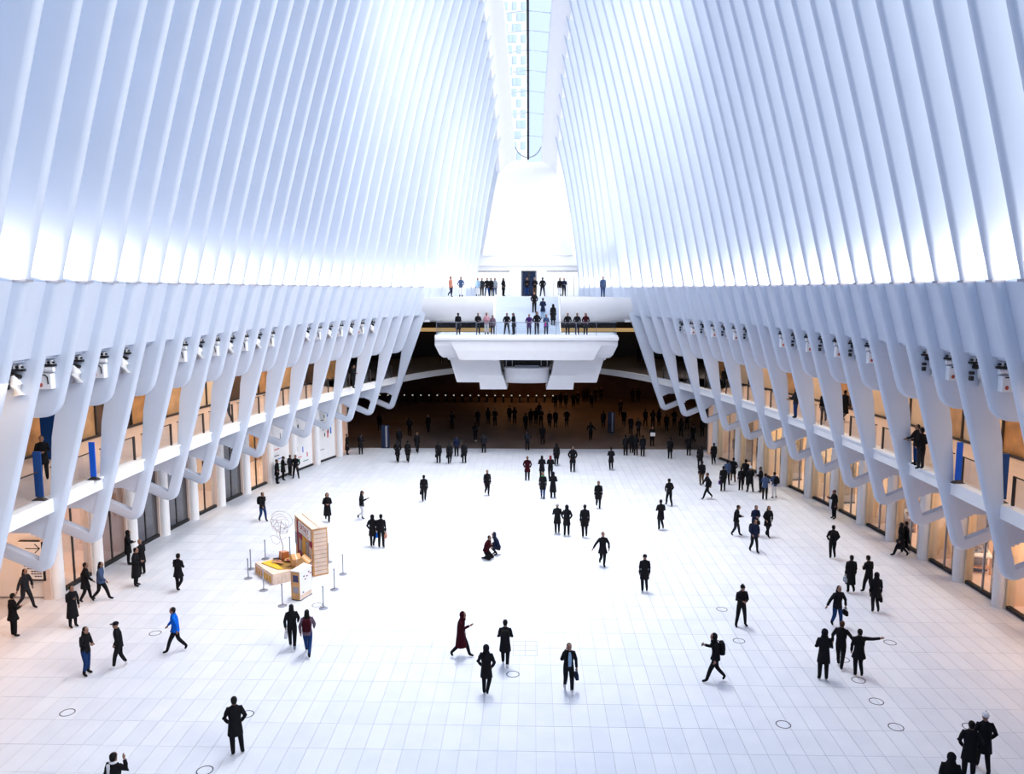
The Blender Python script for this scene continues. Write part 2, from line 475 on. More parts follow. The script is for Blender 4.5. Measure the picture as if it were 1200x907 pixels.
# terrace slab with a notch for the stair, and its curved front
def terrace():
    mb = MB()
    def wing(x0, x1, ya=66.0):
        prof = [(ya, 12.9), (ya + .02, 12.55), (ya + .12, 12.1), (ya + .4, 11.5), (ya + .9, 11.0), (ya + 1.6, 10.8), (82.5, 10.8), (82.5, 12.9)]
        mb.loft([[(x, y, z) for y, z in prof] for x in (x0, x1)])
    wing(-9.2, -2.8); wing(2.8, 9.2)
    mb.box(-2.8, 2.8, 69.6, 82.5, 10.8, 12.9)
    return tag(mb.build('trim_3', STONEW, None, 50), 'white upper terrace slab with curved underside below the doors', kind='structure')
terrace()
for sg in (-1, 1):     # white cheek walls between last ribs and terrace
    mb = MB(); a, b = sorted((sg * 8.3, sg * 9.3))
    mb.box(a, b, 66.9, 82.5, 10.8, 18)
    tag(mb.build('trim_4' if sg < 0 else 'trim_5', STONEW), 'white cheek wall beside the upper terrace, %s side' % ('left' if sg < 0 else 'right'), kind='structure')

# stair between deck and terrace
st = empty('staircase', (0, 64.3, 9.93), label='broad white stair rising from the viewing deck to the upper terrace', kind='structure')
def sc_(mb, name, m, par, smooth=None):
    o = mb.build(name, m, None, smooth); o.parent = par; o.matrix_parent_inverse = Matrix.Translation(-Vector(par.location)); return o
NS = 18
for k in range(NS):
    y = 64.4 + 5.2 * k / NS; z = 9.93 + 2.97 * (k + 1) / NS
    sc_(MB().box(-2.72, 2.72, y, y + 5.2 / NS + .01, z - 0.165 - .25 * (k > 0), z), 'step', PANELM, st)
for sg in (-1, 1):
    a, b = sorted((sg * 2.72, sg * 2.80))
    mb = MB().hexa([(a, 64.3, 9.9), (b, 64.3, 9.9), (b, 69.6, 12.5), (a, 69.6, 12.5)], [(a, 64.3, 10.15), (b, 64.3, 10.15), (b, 69.6, 13.1), (a, 69.6, 13.1)])
    sc_(mb, 'stringer', STONEW, st)

# viewing deck: stepped white hull hanging under it
dk = empty('viewing_deck', (0, 62.6, 9.93), label='white hull-shaped viewing deck cantilevered over the floor below the stair', cat='deck')
def ring(pts): return pts
mb = MB()
mb.loft([[(-7.35 * a, 62.6 + c, z), (7.25 * a, 62.6 + c, z), (7.25 * a, 67.5, z), (-7.35 * a, 67.5, z)] for a, c, z in
         ((1, 0, 9.93), (1, 0, 9.12), (0.955, .3, 8.35), (0.92, .45, 8.1))])
sc_(mb, 'deck_slab', STONEW, dk)
sc_(MB().loft([[(-a, 62.4, z), (a, 62.4, z), (a, 63.6, z), (-a, 63.6, z)] for a, z in ((7.3, 9.80), (7.3, 9.55), (5.75, 9.0))][0:2]), 'deck_lip', STONEW, dk)
sc_(MB().loft([[(-a, 62.50 + c, z), (a, 62.50 + c, z), (a, 63.8, z), (-a, 63.8, z)] for a, c, z in ((6.2, 0, 9.54), (5.7, .02, 8.7), (5.35, .08, 7.95))]), 'front_apron', STONEW, dk)
sc_(MB().loft([[(-a, 63.3 + c, z), (a, 63.3 + c, z), (a, 68, z), (-a, 68, z)] for a, c, z in ((6.45, 0, 8.1), (6.35, 0, 7.9))]), 'side_shelf', STONEW, dk)
for sg in (-1, 1):
    def X(v): return sg * v
    rr = [[(X(o_), 63.7 + c, z), (X(i_), 63.7 + c, z), (X(i_), 68, z), (X(o_), 68, z)] for o_, i_, c, z in
          ((6.25, 2.25, 0, 7.9), (5.75, 1.95, .15, 6.1), (5.7, 1.9, .15, 6.0))]
    sc_(MB().loft(rr), 'hull_side', STONEW, dk)
    rr = [[(X(o_), 63.55 + c, z), (X(i_), 63.55 + c, z), (X(i_), 67, z), (X(o_), 67, z)] for o_, i_, c, z in
          ((3.9, 1.95, 0, 6.6), (3.8, 1.6, .1, 5.45))]
    sc_(MB().loft(rr), 'hull_foot', STONEW, dk)
sc_(MB().loft([[(1.85 * math.cos(pi + pi * k / 12), 64.9 + 1.1 * math.sin(pi + pi * k / 12) * s_, z) for k in range(13)] + [(1.85, 67, z), (-1.85, 67, z)] for s_, z in ((1, 7.15), (1, 6.3), (.8, 5.95), (.7, 5.9))]), 'curved_booth', STONEW, dk, 50)
sc_(MB().box(-1.95, 1.95, 65.4, 65.5, 7.1, 7.95), 'booth_window', BLACK, dk)
for x in (-1.7, -1.2, 1.2, 1.7): sc_(MB().box(x - .03, x + .03, 64.9, 65.0, 7.15, 7.93), 'booth_mullion', GREY, dk)
sc_(MB().box(-1.0, 1.0, 64.7, 64.8, 7.15, 7.32), 'booth_desk', CHROME, dk)
# glass railing around the deck
for k in range(9):
    x0 = -7.2 + 14.35 * k / 9; x1 = x0 + 14.35 / 9 - .04
    sc_(MB().box(x0, x1, 62.72, 62.74, 9.95, 10.92), 'railing_pane', GLASS, dk)
    sc_(MB().box(x0 - .03, x0 + .01, 62.70, 62.76, 9.93, 10.95), 'railing_post', CHROME, dk)
for sg in (-1, 1):
    x = sg * 7.15
    for k in range(2): sc_(MB().box(x - .01, x + .01, 62.8 + 1.6 * k, 64.35 + 1.6 * k, 9.95, 10.92), 'railing_pane', GLASS, dk)
    sc_(MB().box(x - .02, x + .02, 62.75, 66, 10.93, 10.97), 'handrail', CHROME, dk)
sc_(MB().box(-7.2, 7.15, 62.70, 62.76, 10.93, 10.98), 'handrail', CHROME, dk)

# ------------------------------------------------------------------ floor
fl = MB().box(-27, 27, -23, 66.2, -0.3, -0.02).build('floor', mat('tile_joint', (0.52, 0.53, 0.58), 0.8))
tag(fl, 'vast white marble tiled hall floor', kind='structure')
fl2 = MB().box(-30, 30, 66.2, 99, -0.3, 0.0).build('floor_rear', SHADE_BROWN)  # same marble floor; dark brown paints in the shade beyond the hall
tag(fl2, 'floor of the unlit rear passage, coloured dark brown for its shade', kind='structure')
g = 0.006
tm = MB()
tm.add([(g, g, -.02), (TW - g, g, -.02), (TW - g, TL - g, -.02), (g, TL - g, -.02), (g, g, 0), (TW - g, g, 0), (TW - g, TL - g, 0), (g, TL - g, 0)],
       [(4, 5, 6, 7), (0, 1, 5, 4), (1, 2, 6, 5), (2, 3, 7, 6), (3, 0, 4, 7)])
tmesh = tm.mesh('tile', TILE)
rest = MB(); cnt = 0
for r in range(-32, 37):
    y = TY0 + r * TL
    for c in range(-38, 38):
        x = c * TW
        if y + TL > 66.4: continue
        vis = y > 20.2 and abs(x - 0.4) < 0.66 * y + 0.3
        if vis and cnt < 298 and r < 7:
            inst('tile', tmesh, fl, (x, y, 0)); cnt += 1
        else:
            rest.add([(x + g, y + g, -.02), (x + TW - g, y + g, -.02), (x + TW - g, y + TL - g, -.02), (x + g, y + TL - g, -.02),
                      (x + g, y + g, 0), (x + TW - g, y + g, 0), (x + TW - g, y + TL - g, 0), (x + g, y + TL - g, 0)], [(4, 5, 6, 7), (0, 1, 5, 4), (3, 0, 4, 7)])
o = rest.build('tile_field', TILE, fl); o['kind'] = 'stuff'
# thin dark rings of the floor outlets
rm = MB(); n = 24
def ringmesh(ra, rb, h):
    m = MB(); R = []
    for k in range(n):
        a = 2 * pi * k / n; c, s_ = math.cos(a), math.sin(a)
        R.append([(ra * c, ra * s_, 0), (ra * c, ra * s_, h), (rb * c, rb * s_, h), (rb * c, rb * s_, 0)])
    R.append(R[0]); return m.loft(R, caps=False)
rme = ringmesh(.205, .235, .006).mesh('outlet_ring', mat('ring_metal', (0.05, 0.05, 0.06), 0.5))
for px in [(79, 835), (182, 742), (240, 903), (289, 837), (601, 790), (846, 714), (866, 751), (918, 849), (1050, 852), (1027, 822), (1006, 797), (988, 773), (1043, 753), (1137, 852), (372, 709)]:
    p = at(*px); inst('outlet_ring', rme, fl, (p.x, p.y, 0.0))
hp = at(601, 768); hm = MB()
for k in range(3): hm.box(hp.x + k * .45 - .008, hp.x + k * .45 + .008, hp.y, hp.y + 1.2, 0, .003)
for k in range(4): hm.box(hp.x, hp.x + .9, hp.y + k * .4 - .008, hp.y + k * .4 + .008, 0, .003)
hm.build('floor_hatch', GREY, fl)

# ------------------------------------------------------------------ balcony (mezzanine) slab that bridges round the far end
def strip(fo, fi, z0, z1, ya, yb, side, n=24, mb=None):
    """curved bar between half-width functions fi..fo"""
    mb = mb or MB(); R = []
    for k in range(n + 1):
        Y = ya + (yb - ya) * k / n
        R.append([(side * fi(Y), Y, z0), (side * fo(Y), Y, z0), (side * fo(Y), Y, z1), (side * fi(Y), Y, z1)])
    return mb.loft(R)
BAL = {}
YM = 78.6
def bridge_pts(off=0.0):
    pts = []
    A = 16.75 + off; Bq = 48.76 + off
    for k in range(0, 61):
        t = pi * (k / 60)
        pts.append((-A * math.cos(t), 30 + Bq * math.sin(t)))
    return pts
def bend(off0, off1, z0, z1, ya=None):
    a, b = bridge_pts(off0), bridge_pts(off1); R = []
    for p, q in zip(a, b): R.append([(p[0], p[1], z0), (q[0], q[1], z0), (q[0], q[1], z1), (p[0], p[1], z1)])
    return R
bal = empty('balcony', (0, 78.6, ZB0), kind='structure', label='white fascia and peach floored balcony running round the whole hall')
sc_(MB().loft(bend(0, .45, ZB0, ZB1)), 'fascia', STONEW, bal)
sc_(MB().loft(bend(-.06, .1, ZB1 - .07, ZB1 + .02)), 'fascia_lip', STONEW, bal)
for side in (-1, 1):
    sc_(strip(w_beam, lambda Y: w_beam(Y) + .4, ZB0, ZB1, -22, 30, side, 10), 'fascia', STONEW, bal)
    sc_(strip(lambda Y: w_beam(Y) + .42, lambda Y: max(w_wall(Y), w_beam(Y)) + 4.2, ZB0 + .05, ZB1 - .02, -22, 66, side, 30), 'balcony_floor', PEACH, bal)
sc_(MB().loft(bend(.42, 14, ZB0 + .05, ZB1 - .02)[12:49]), 'bridge_floor', SHADE_BROWN, bal)
# balcony railings, one glass panel in each bay between long ribs
longs = [Y for i, Y in RIBS if i % 2 == 0 and i <= 24]
for side in (-1, 1):
    for Y in longs:
        if Y < 13: continue
        Yb = Y + 2 * DY; a, b = Y + .28, Yb - .28
        if Yb > 68: continue
        R = []; P = []
        fa, fb = w_beam(a) + .3, w_beam(b) + .3
        sc_(MB().add([(side * fa, a, ZB1), (side * fb, b, ZB1), (side * fb, b, ZB1 + 1.0), (side * fa, a, ZB1 + 1.0)], [(0, 1, 2, 3)]), 'railing_pane', RAILG, bal)
        sc_(MB().tube([(side * fa, a, ZB1 + 1.02), (side * fb, b, ZB1 + 1.02)], .025, 6), 'handrail', DARK, bal)
        sc_(MB().box(side * fb - .03, side * fb + .03, b - .12, b, ZB1, ZB1 + 1.04), 'railing_post', DARK, bal)

# ------------------------------------------------------------------ mezzanine back walls, ceilings, ground floor shops
for side in (-1, 1):
    W = walls[side]
    def ch(mb, name, m, smooth=None, W=W):
        o = mb.build(name, m, None, smooth); o.parent = W; o.matrix_parent_inverse = Matrix.Translation(-Vector(W.location)); return o
    ch(strip(lambda Y: w_wall(Y) + 1.6, lambda Y: w_wall(Y) + 2.0, ZB1, 11.3, -22, 66, side), 'balcony_wall', TAN)
    ch(strip(lambda Y: w_wall(Y) + 1.24, lambda Y: w_wall(Y) + 1.32, ZB1, ZB1 + .12, 8, 66, side), 'balcony_skirting', DARK)
    ch(strip(lambda Y: w_front(Y, 11.3) + .5, lambda Y: w_wall(Y) + 2.0, 11.3, 11.6, -22, 67, side), 'balcony_ceiling', PANELM)
    ch(strip(lambda Y: w_front(Y, 13.6) + 1.0, lambda Y: w_wall(Y) + 2.0, 13.4, 13.64, -22, 67, side), 'outer_roof', PANELM)
    cols = [32.9 + 2.98 * k for k in range(-6, 12)]
    # balcony shop fronts: frames and cream piers, one set for each bay
    for k, Y in enumerate(cols):
        wv = w_wall(Y) + 1.38
        ch(MB().box(min(side * wv, side * (wv + .3)), max(side * wv, side * (wv + .3)), Y - .22, Y + .22, 9.0, 11.3), 'pier', CREAM if k % 3 else TAN)
        ch(MB().box(min(side * (wv + .12), side * (wv + .2)), max(side * (wv + .12), side * (wv + .2)), Y + 1.6, Y + 1.68, 9.0, 11.3), 'mullion', DARK)
    for k, Y in enumerate(cols):
        if Y + 2.98 > 66.5: break
        wa, wb = w_wall(Y) + 1.45, w_wall(Y + 2.98) + 1.45
        m_ = [TAN, WOODD, TAN2, TAN, CREAM, WOODD, TAN2][(k + (3 if side > 0 else 0)) % 7] if side < 0 else [CREAM, TAN2, CREAM, TAN, CREAM][k % 5]
        ch(MB().hexa([(side * wa, Y, ZB1), (side * wb, Y + 2.98, ZB1), (side * (wb + .1), Y + 2.98, ZB1), (side * (wa + .1), Y, ZB1)],
                     [(side * wa, Y, 8.75), (side * wb, Y + 2.98, 8.75), (side * (wb + .1), Y + 2.98, 8.75), (side * (wa + .1), Y, 8.75)]), 'shop_panel', m_)
        wv = w_wall(Y) + 1.36
        for dy in ((0, 1.5) if k % 2 else (0,)):
            wv = w_wall(Y + dy) + 1.36
            ch(MB().box(min(side * wv, side * (wv + .1)), max(side * wv, side * (wv + .1)), Y + dy - .05, Y + dy + .05, ZB1, 8.75), 'mullion', DARK)
    ch(strip(lambda Y: w_wall(Y) + 1.26, lambda Y: w_wall(Y) + 1.60, 8.75, 9.0, -22, 66, side), 'balcony_sill', DARK)
    # ground floor
    ymin = 32.9 if side < 0 else 8
    for k in range(len(cols)):
        Y = cols[k]; Yb = Y + 2.98
        if Y > 64: break
        if side < 0 and Y < 32: continue
        wa, wb = w_wall(Y), w_wall(Yb)
        # column
        ch(MB().lathe([(.27, 0), (.27, 5.62)], 16, (side * (wa - .12), Y)), 'column', STONEW, 40)
        ch(MB().box(min(side * (wa + .0), side * (wa + .35)), max(side * (wa + .0), side * (wa + .35)), Y - .33, Y + .33, 0, 5.6), 'pier', PEACH if side < 0 else CREAM)
        if Yb > 65: continue
        a, b = Y + .3, Yb - .3
        t0, t1 = .3 / 2.98, 2.68 / 2.98
        A = (side * (wa + (wb - wa) * t0), a); B = (side * (wa + (wb - wa) * t1), b)
        S = empty('shop_front', (A[0], A[1], 0)); S.parent = W; S.matrix_parent_inverse = Matrix.Translation(-Vector(W.location))
        def sh(mb, name, m, S=S, W=W):
            o = mb.build(name, m); o.parent = S
            o.matrix_parent_inverse = Matrix.Translation(-Vector(S.location)); return o
        ox = side * .12
        dv = Vector((B[0] - A[0], B[1] - A[1])); L = dv.length
        ang = math.atan2(dv.y, dv.x); M = Matrix.Translation((A[0], A[1], 0)) @ Matrix.Rotation(ang, 4, 'Z')
        s2 = -1 if side > 0 else 1      # local +y points outside on the left wall when s2=1
        def lb(mb, x0, x1, y0, y1, z0, z1): return mb.box(x0, x1, min(s2 * y0, s2 * y1), max(s2 * y0, s2 * y1), z0, z1, M=M)
        sh(lb(MB(), 0, L, 0, .2, 0, .16), 'sill', BLACK)
        bay = k - 6
        if side < 0 and bay in (7, 8, 9):        # white hoarding with coloured drawings
            sh(lb(MB(), 0, L, .05, .15, .16, 5.6), 'hoarding', STONEW)
            rr = random.Random(bay)
            for q in range(12):
                x = rr.uniform(.15, L - .5); z = rr.uniform(.4, 4.6); wq = rr.choice((.08, .12, .7)); hq = .05 if wq > .5 else rr.uniform(.2, .6)
                sh(lb(MB(), x, min(x + wq, L - .05), .02, .05, z, z + hq), 'drawing', [BLACK, mat('red_print', (.6, .03, .05)), BLACK, BLUE, mat('green_print', (.05, .3, .2)), GREY][q % 6])
            continue
        gm = GLASSD if (side < 0 and bay in (2, 3, 5)) else (GLASSG if side < 0 and bay == 1 else GLASS)
        for q in range(2):
            x0 = q * L / 2 + .03; x1 = (q + 1) * L / 2 - .03
            sh(lb(MB(), x0, x1, .08, .1, .16, 4.6), 'glass_pane', gm)
        for q in range(3): sh(lb(MB(), q * L / 2 - .03, q * L / 2 + .03, .05, .13, .16, 4.7), 'mullion', DARK if side < 0 else CHROME)
        sh(lb(MB(), 0, L, .04, .14, 4.6, 4.72), 'head_bar', DARK)
        sh(lb(MB(), 0, L, .06, .3, 4.72, 5.6), 'bulkhead', PANELM if side < 0 else CREAM)
        if side > 0:  # glazed entrance screens stand across the bay with dark foot rails
            sh(lb(MB(), .35 * L, .38 * L, .25, 2.0, .05, 3.2), 'entrance_screen', GLASSG)
            sh(lb(MB(), .33 * L, .40 * L, .25, 2.0, 0, .12), 'foot_rail', DARK)
            sh(lb(MB(), .70 * L, .72 * L, .9, .95, .9, 1.7), 'door_pull', DARK)
            sh(lb(MB(), .78 * L, .80 * L, .9, .95, .9, 1.7), 'door_pull', DARK)
        # partition between shops
        if k % 2 == 0:
            sh(lb(MB(), -.4, -.25, .35, 5.5, 0, 5.55), 'partition', CREAM if side > 0 or bay in (0, 1, 6) else PEACH)
    y_lo = 32.9 if side < 0 else 20
    bw = [CREAM, TAN]
    ch(strip(lambda Y: w_wall(Y) + 5.4, lambda Y: w_wall(Y) + 5.6, 0, 5.6, y_lo, 65, side), 'shop_back_wall', CREAM if side > 0 else TAN)
    ch(strip(lambda Y: w_wall(Y) + .3, lambda Y: w_wall(Y) + 5.4, 0.0, 0.03, y_lo, 65, side), 'shop_floor', PEACH)
    ch(MB().box(min(side * 15.2, side * 24), max(side * 15.2, side * 24), 65.0, 65.4, 0, 5.6), 'end_return', PEACH)
    for Y in [34.5 + 5.96 * k for k in range(-2 if side > 0 else 0, 5)]:
        area('shop_light', (side * (w_wall(Y) + 2.6), Y, 5.45), (side * (w_wall(Y) + 2.6), Y, 0), 3.5, 4.5, 1350 if side > 0 else 950, (1.0, 0.66, 0.42) if Y < 42 else (1.0, .78, .54))
        area('balcony_light', (side * (w_wall(Y) - .2), Y, 11.2), (side * (w_wall(Y) + .6), Y, 6), 1.5, 4.5, 700, (1.0, 0.74, 0.5))
    area('terrace_light', (side * 3.5, 81.2, 16.5), (side * 3.5, 81.2, 13), 5, 1.5, 500, (1, 1, 1))
    area('balcony_light', (side * 19, 22, 11.2), (side * 19.5, 22, 6), 2, 9, 700, (1.0, 0.72, 0.5))
    area('shop_light', (side * 22.5, 28, 5.4), (side * 22.5, 28, 0), 3.5, 7, 1000, (1.0, 0.55, 0.28))

# rear passage, dark
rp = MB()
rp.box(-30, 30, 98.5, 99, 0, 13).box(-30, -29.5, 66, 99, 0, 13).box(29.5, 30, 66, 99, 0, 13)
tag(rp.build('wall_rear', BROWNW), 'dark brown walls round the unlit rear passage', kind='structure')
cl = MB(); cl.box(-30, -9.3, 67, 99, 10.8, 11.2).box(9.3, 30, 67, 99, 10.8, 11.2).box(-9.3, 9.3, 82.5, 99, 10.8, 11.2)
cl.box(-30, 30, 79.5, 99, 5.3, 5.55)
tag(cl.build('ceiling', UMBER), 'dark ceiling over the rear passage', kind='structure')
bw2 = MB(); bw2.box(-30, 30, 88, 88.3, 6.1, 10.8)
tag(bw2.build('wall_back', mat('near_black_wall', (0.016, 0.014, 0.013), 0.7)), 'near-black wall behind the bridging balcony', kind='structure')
ls = MB().box(-16, 16, 86.9, 87.1, 8.95, 9.35).build('strip_light', mat('lit_strip', (0.5, 0.35, 0.15), .5, emit=(1, .62, .26), strength=1.5))
tag(ls, 'long amber strip light on the dark wall behind the viewing deck', 'light')
for x, y, p in ((-13, 82, 60), (3, 93, 330), (6.5, 82, 120), (12, 84, 220), (15, 92, 70), (-3, 95, 200), (-16, 74, 100), (0, 88, 50)):
    area('passage_light', (x, y, 5.2), (x, y, 0), 3, 2, p, (1.0, 0.42, 0.14))
# turnstiles in the rear passage
tsm = MB().box(-.12, .12, 0, 1.3, 0, 1.0).box(-.15, .15, -.02, 1.35, 1.0, 1.05).mesh('turnstile', BLACK)
tlm = MB().box(-.07, .07, -.05, -.02, .82, .93).mesh('lamp', mat('lamp_green_white', (.8, .8, .7), emit=(1, .9, .75), strength=2.5))
NT = 22
for k in range(NT):
    x = -18 + k * 1.0
    t = inst('turnstile', tsm, None, (x, 94.0, 0)); inst('indicator_lamp', tlm, t, (0, 0, 0))
    tag(t, 'black ticket gate in the dark rear passage, %s in its row from the outer wall' % ordn(k), 'ticket gate', 'row of ticket gates in the rear passage')
# ------------------------------------------------------------------ people
def V(*a): return Vector(a)
def pose(hands='down', legs='stand', lean=0.0, head=(0, -0.01)):
    """joint positions of a 1.75 m figure facing -Y with its feet on z=0"""
    P = {}
    P['pel'] = V(0, 0, .95); P['wai'] = V(0, 0, 1.10); P['che'] = V(0, -lean * .25, 1.32); P['nek'] = V(0, -lean * .4, 1.49)
    P['hd'] = V(head[0], -lean * .5 + head[1], 1.64)
    for s, k in ((1, 'l'), (-1, 'r')):
        P['hip' + k] = V(s * .095, 0, .90); P['sh' + k] = V(s * .160, -lean * .35, 1.42)
    L = {'stand': (((.10, -.01, .49), (.11, .02, .08), (.12, -.15, .04)), ((-.10, -.01, .49), (-.11, .02, .08), (-.12, -.15, .04))),
         'apart': (((.15, -.02, .49), (.20, .02, .08), (.23, -.14, .04)), ((-.15, -.02, .49), (-.20, .02, .08), (-.23, -.14, .04))),
         'weight': (((.09, -.01, .49), (.08, .02, .08), (.10, -.15, .04)), ((-.13, -.10, .50), (-.17, -.02, .08), (-.20, -.18, .04))),
         'step': (((.09, -.14, .50), (.08, -.20, .10), (.08, -.37, .05)), ((-.09, .02, .49), (-.08, .22, .13), (-.08, .12, .04))),
         'step2': (((.09, .02, .49), (.08, .22, .13), (.08, .12, .04)), ((-.09, -.14, .50), (-.08, -.20, .10), (-.08, -.37, .05))),
         'stride': (((.09, -.20, .50), (.08, -.32, .10), (.08, -.48, .06)), ((-.09, .06, .49), (-.08, .35, .18), (-.08, .28, .05))),
         'mid': (((.09, -.04, .48), (.08, .0, .08), (.08, -.17, .04)), ((-.09, -.10, .50), (-.08, .22, .26), (-.08, .17, .13)))}[legs]
    for k, j in zip('lr', L):
        P['kn' + k], P['an' + k], P['to' + k] = [V(*q) for q in j]
    A = {'down': (((.215, .02, 1.14), (.215, -.05, .88)), ((-.215, .02, 1.14), (-.215, -.05, .88))),
         'swing': (((.25, .14, 1.17), (.23, .13, .92)), ((-.25, -.10, 1.16), (-.22, -.26, .98))),
         'front': (((.24, -.03, 1.16), (.06, -.24, 1.14)), ((-.24, -.03, 1.16), (-.06, -.25, 1.15))),
         'phone': (((.25, .02, 1.14), (.24, -.05, .88)), ((-.23, -.08, 1.18), (-.10, -.34, 1.30))),
         'ear': (((.25, .02, 1.14), (.26, -.03, .88)), ((-.28, -.16, 1.28), (-.11, -.10, 1.60))),
         'point': (((.24, .02, 1.16), (.23, -.06, .92)), ((-.44, -.06, 1.40), (-.70, -.10, 1.43))),
         'out': (((.30, -.02, 1.16), (.30, -.06, .92)), ((-.36, -.02, 1.18), (-.50, -.06, .97))),
         'raise': (((.24, .02, 1.16), (.23, -.06, .92)), ((-.34, -.06, 1.30), (-.24, -.10, 1.56))),
         'rail': (((.26, -.12, 1.16), (.18, -.36, 1.12)), ((-.26, -.12, 1.16), (-.18, -.36, 1.12))),
         'pocket': (((.28, .03, 1.17), (.19, -.08, .98)), ((-.28, .03, 1.17), (-.19, -.08, .98)))}[hands]
    for k, j in zip('lr', A):
        P['el' + k], P['ha' + k] = [V(*q) + V(0, -lean * .3, 0) for q in j]
    return P
def crouch(kneel):
    P = pose('front')
    d = V(0, .05, -.55 if not kneel else -.50)
    for k in ('pel', 'wai', 'che', 'nek', 'hd', 'shl', 'shr', 'ell', 'elr', 'hal', 'har', 'hipl', 'hipr'):
        P[k] = P[k] + d + V(0, -.35 * max(0, P[k].z - .95), 0)
    if kneel:
        for s, k in ((1, 'l'), (-1, 'r')):
            P['kn' + k] = V(s * .14, -.36, .10); P['an' + k] = V(s * .12, .06, .09); P['to' + k] = V(s * .12, .22, .05)
    else:
        for s, k in ((1, 'l'), (-1, 'r')):
            P['kn' + k] = V(s * .15, -.38, .50); P['an' + k] = V(s * .13, -.06, .09); P['to' + k] = V(s * .14, -.24, .04)
    return P
POSES = {}
def get_pose(key):
    if key not in POSES:
        if key == 'kneel': POSES[key] = crouch(True)
        elif key == 'crouch': POSES[key] = crouch(False)
        else:
            a, b = key.split('/'); lean = .12 if b in ('stride', 'step', 'step2') else .03
            POSES[key] = pose(a, b, lean, (0, -.05) if a in ('front', 'phone') else (0, -.01))
    return POSES[key]

SKINM = mat('skin', (.24, .125, .085), .6)
EYEM = mat('eye_dark', (.02, .015, .015), .3)
LIPM = mat('lip', (.30, .11, .09), .5)
CLOTH = {}
def cloth(key):
    cols = {'k': (.010, .010, .012), 'n': (.012, .018, .045), 'g': (.022, .022, .028), 'b': (.012, .035, .12), 'B': (.005, .12, .60), 'm': (.035, .004, .008),
            'w': (.75, .75, .78), 'p': (.12, .08, .11), 'r': (.45, .03, .05), 't': (.10, .06, .03), 'l': (.30, .45, .62), 'j': (.05, .08, .16), 'q': (.55, .30, .35),
            'c': (.02, .45, .50), 'o': (.45, .2, .14), 'v': (.05, .015, .10), 'P': (.65, .03, .35), 'G': (.02, .30, .12), 'y': (.25, .28, .33)}
    return mat('cloth_' + {'k': 'black', 'n': 'navy', 'g': 'charcoal', 'b': 'denim', 'B': 'bright_blue', 'm': 'maroon', 'w': 'white', 'p': 'mauve', 'r': 'red', 't': 'tan', 'l': 'pale_blue',
                           'j': 'washed_denim', 'q': 'pink', 'c': 'teal', 'o': 'salmon', 'v': 'purple', 'P': 'magenta', 'G': 'green', 'y': 'grey'}[key], cols[key], .9, spec=.08, noise=.25, scale=30)
HAIRM = {'k': mat('hair_black', (.008, .007, .007), .5, spec=.1), 'b': mat('hair_brown', (.05, .022, .012), .5, spec=.1), 'r': mat('hair_red', (.18, .03, .03), .5, spec=.1), 'w': cloth('w'), 'P': cloth('P'), 'y': mat('hair_grey', (.3, .29, .28), .6)}

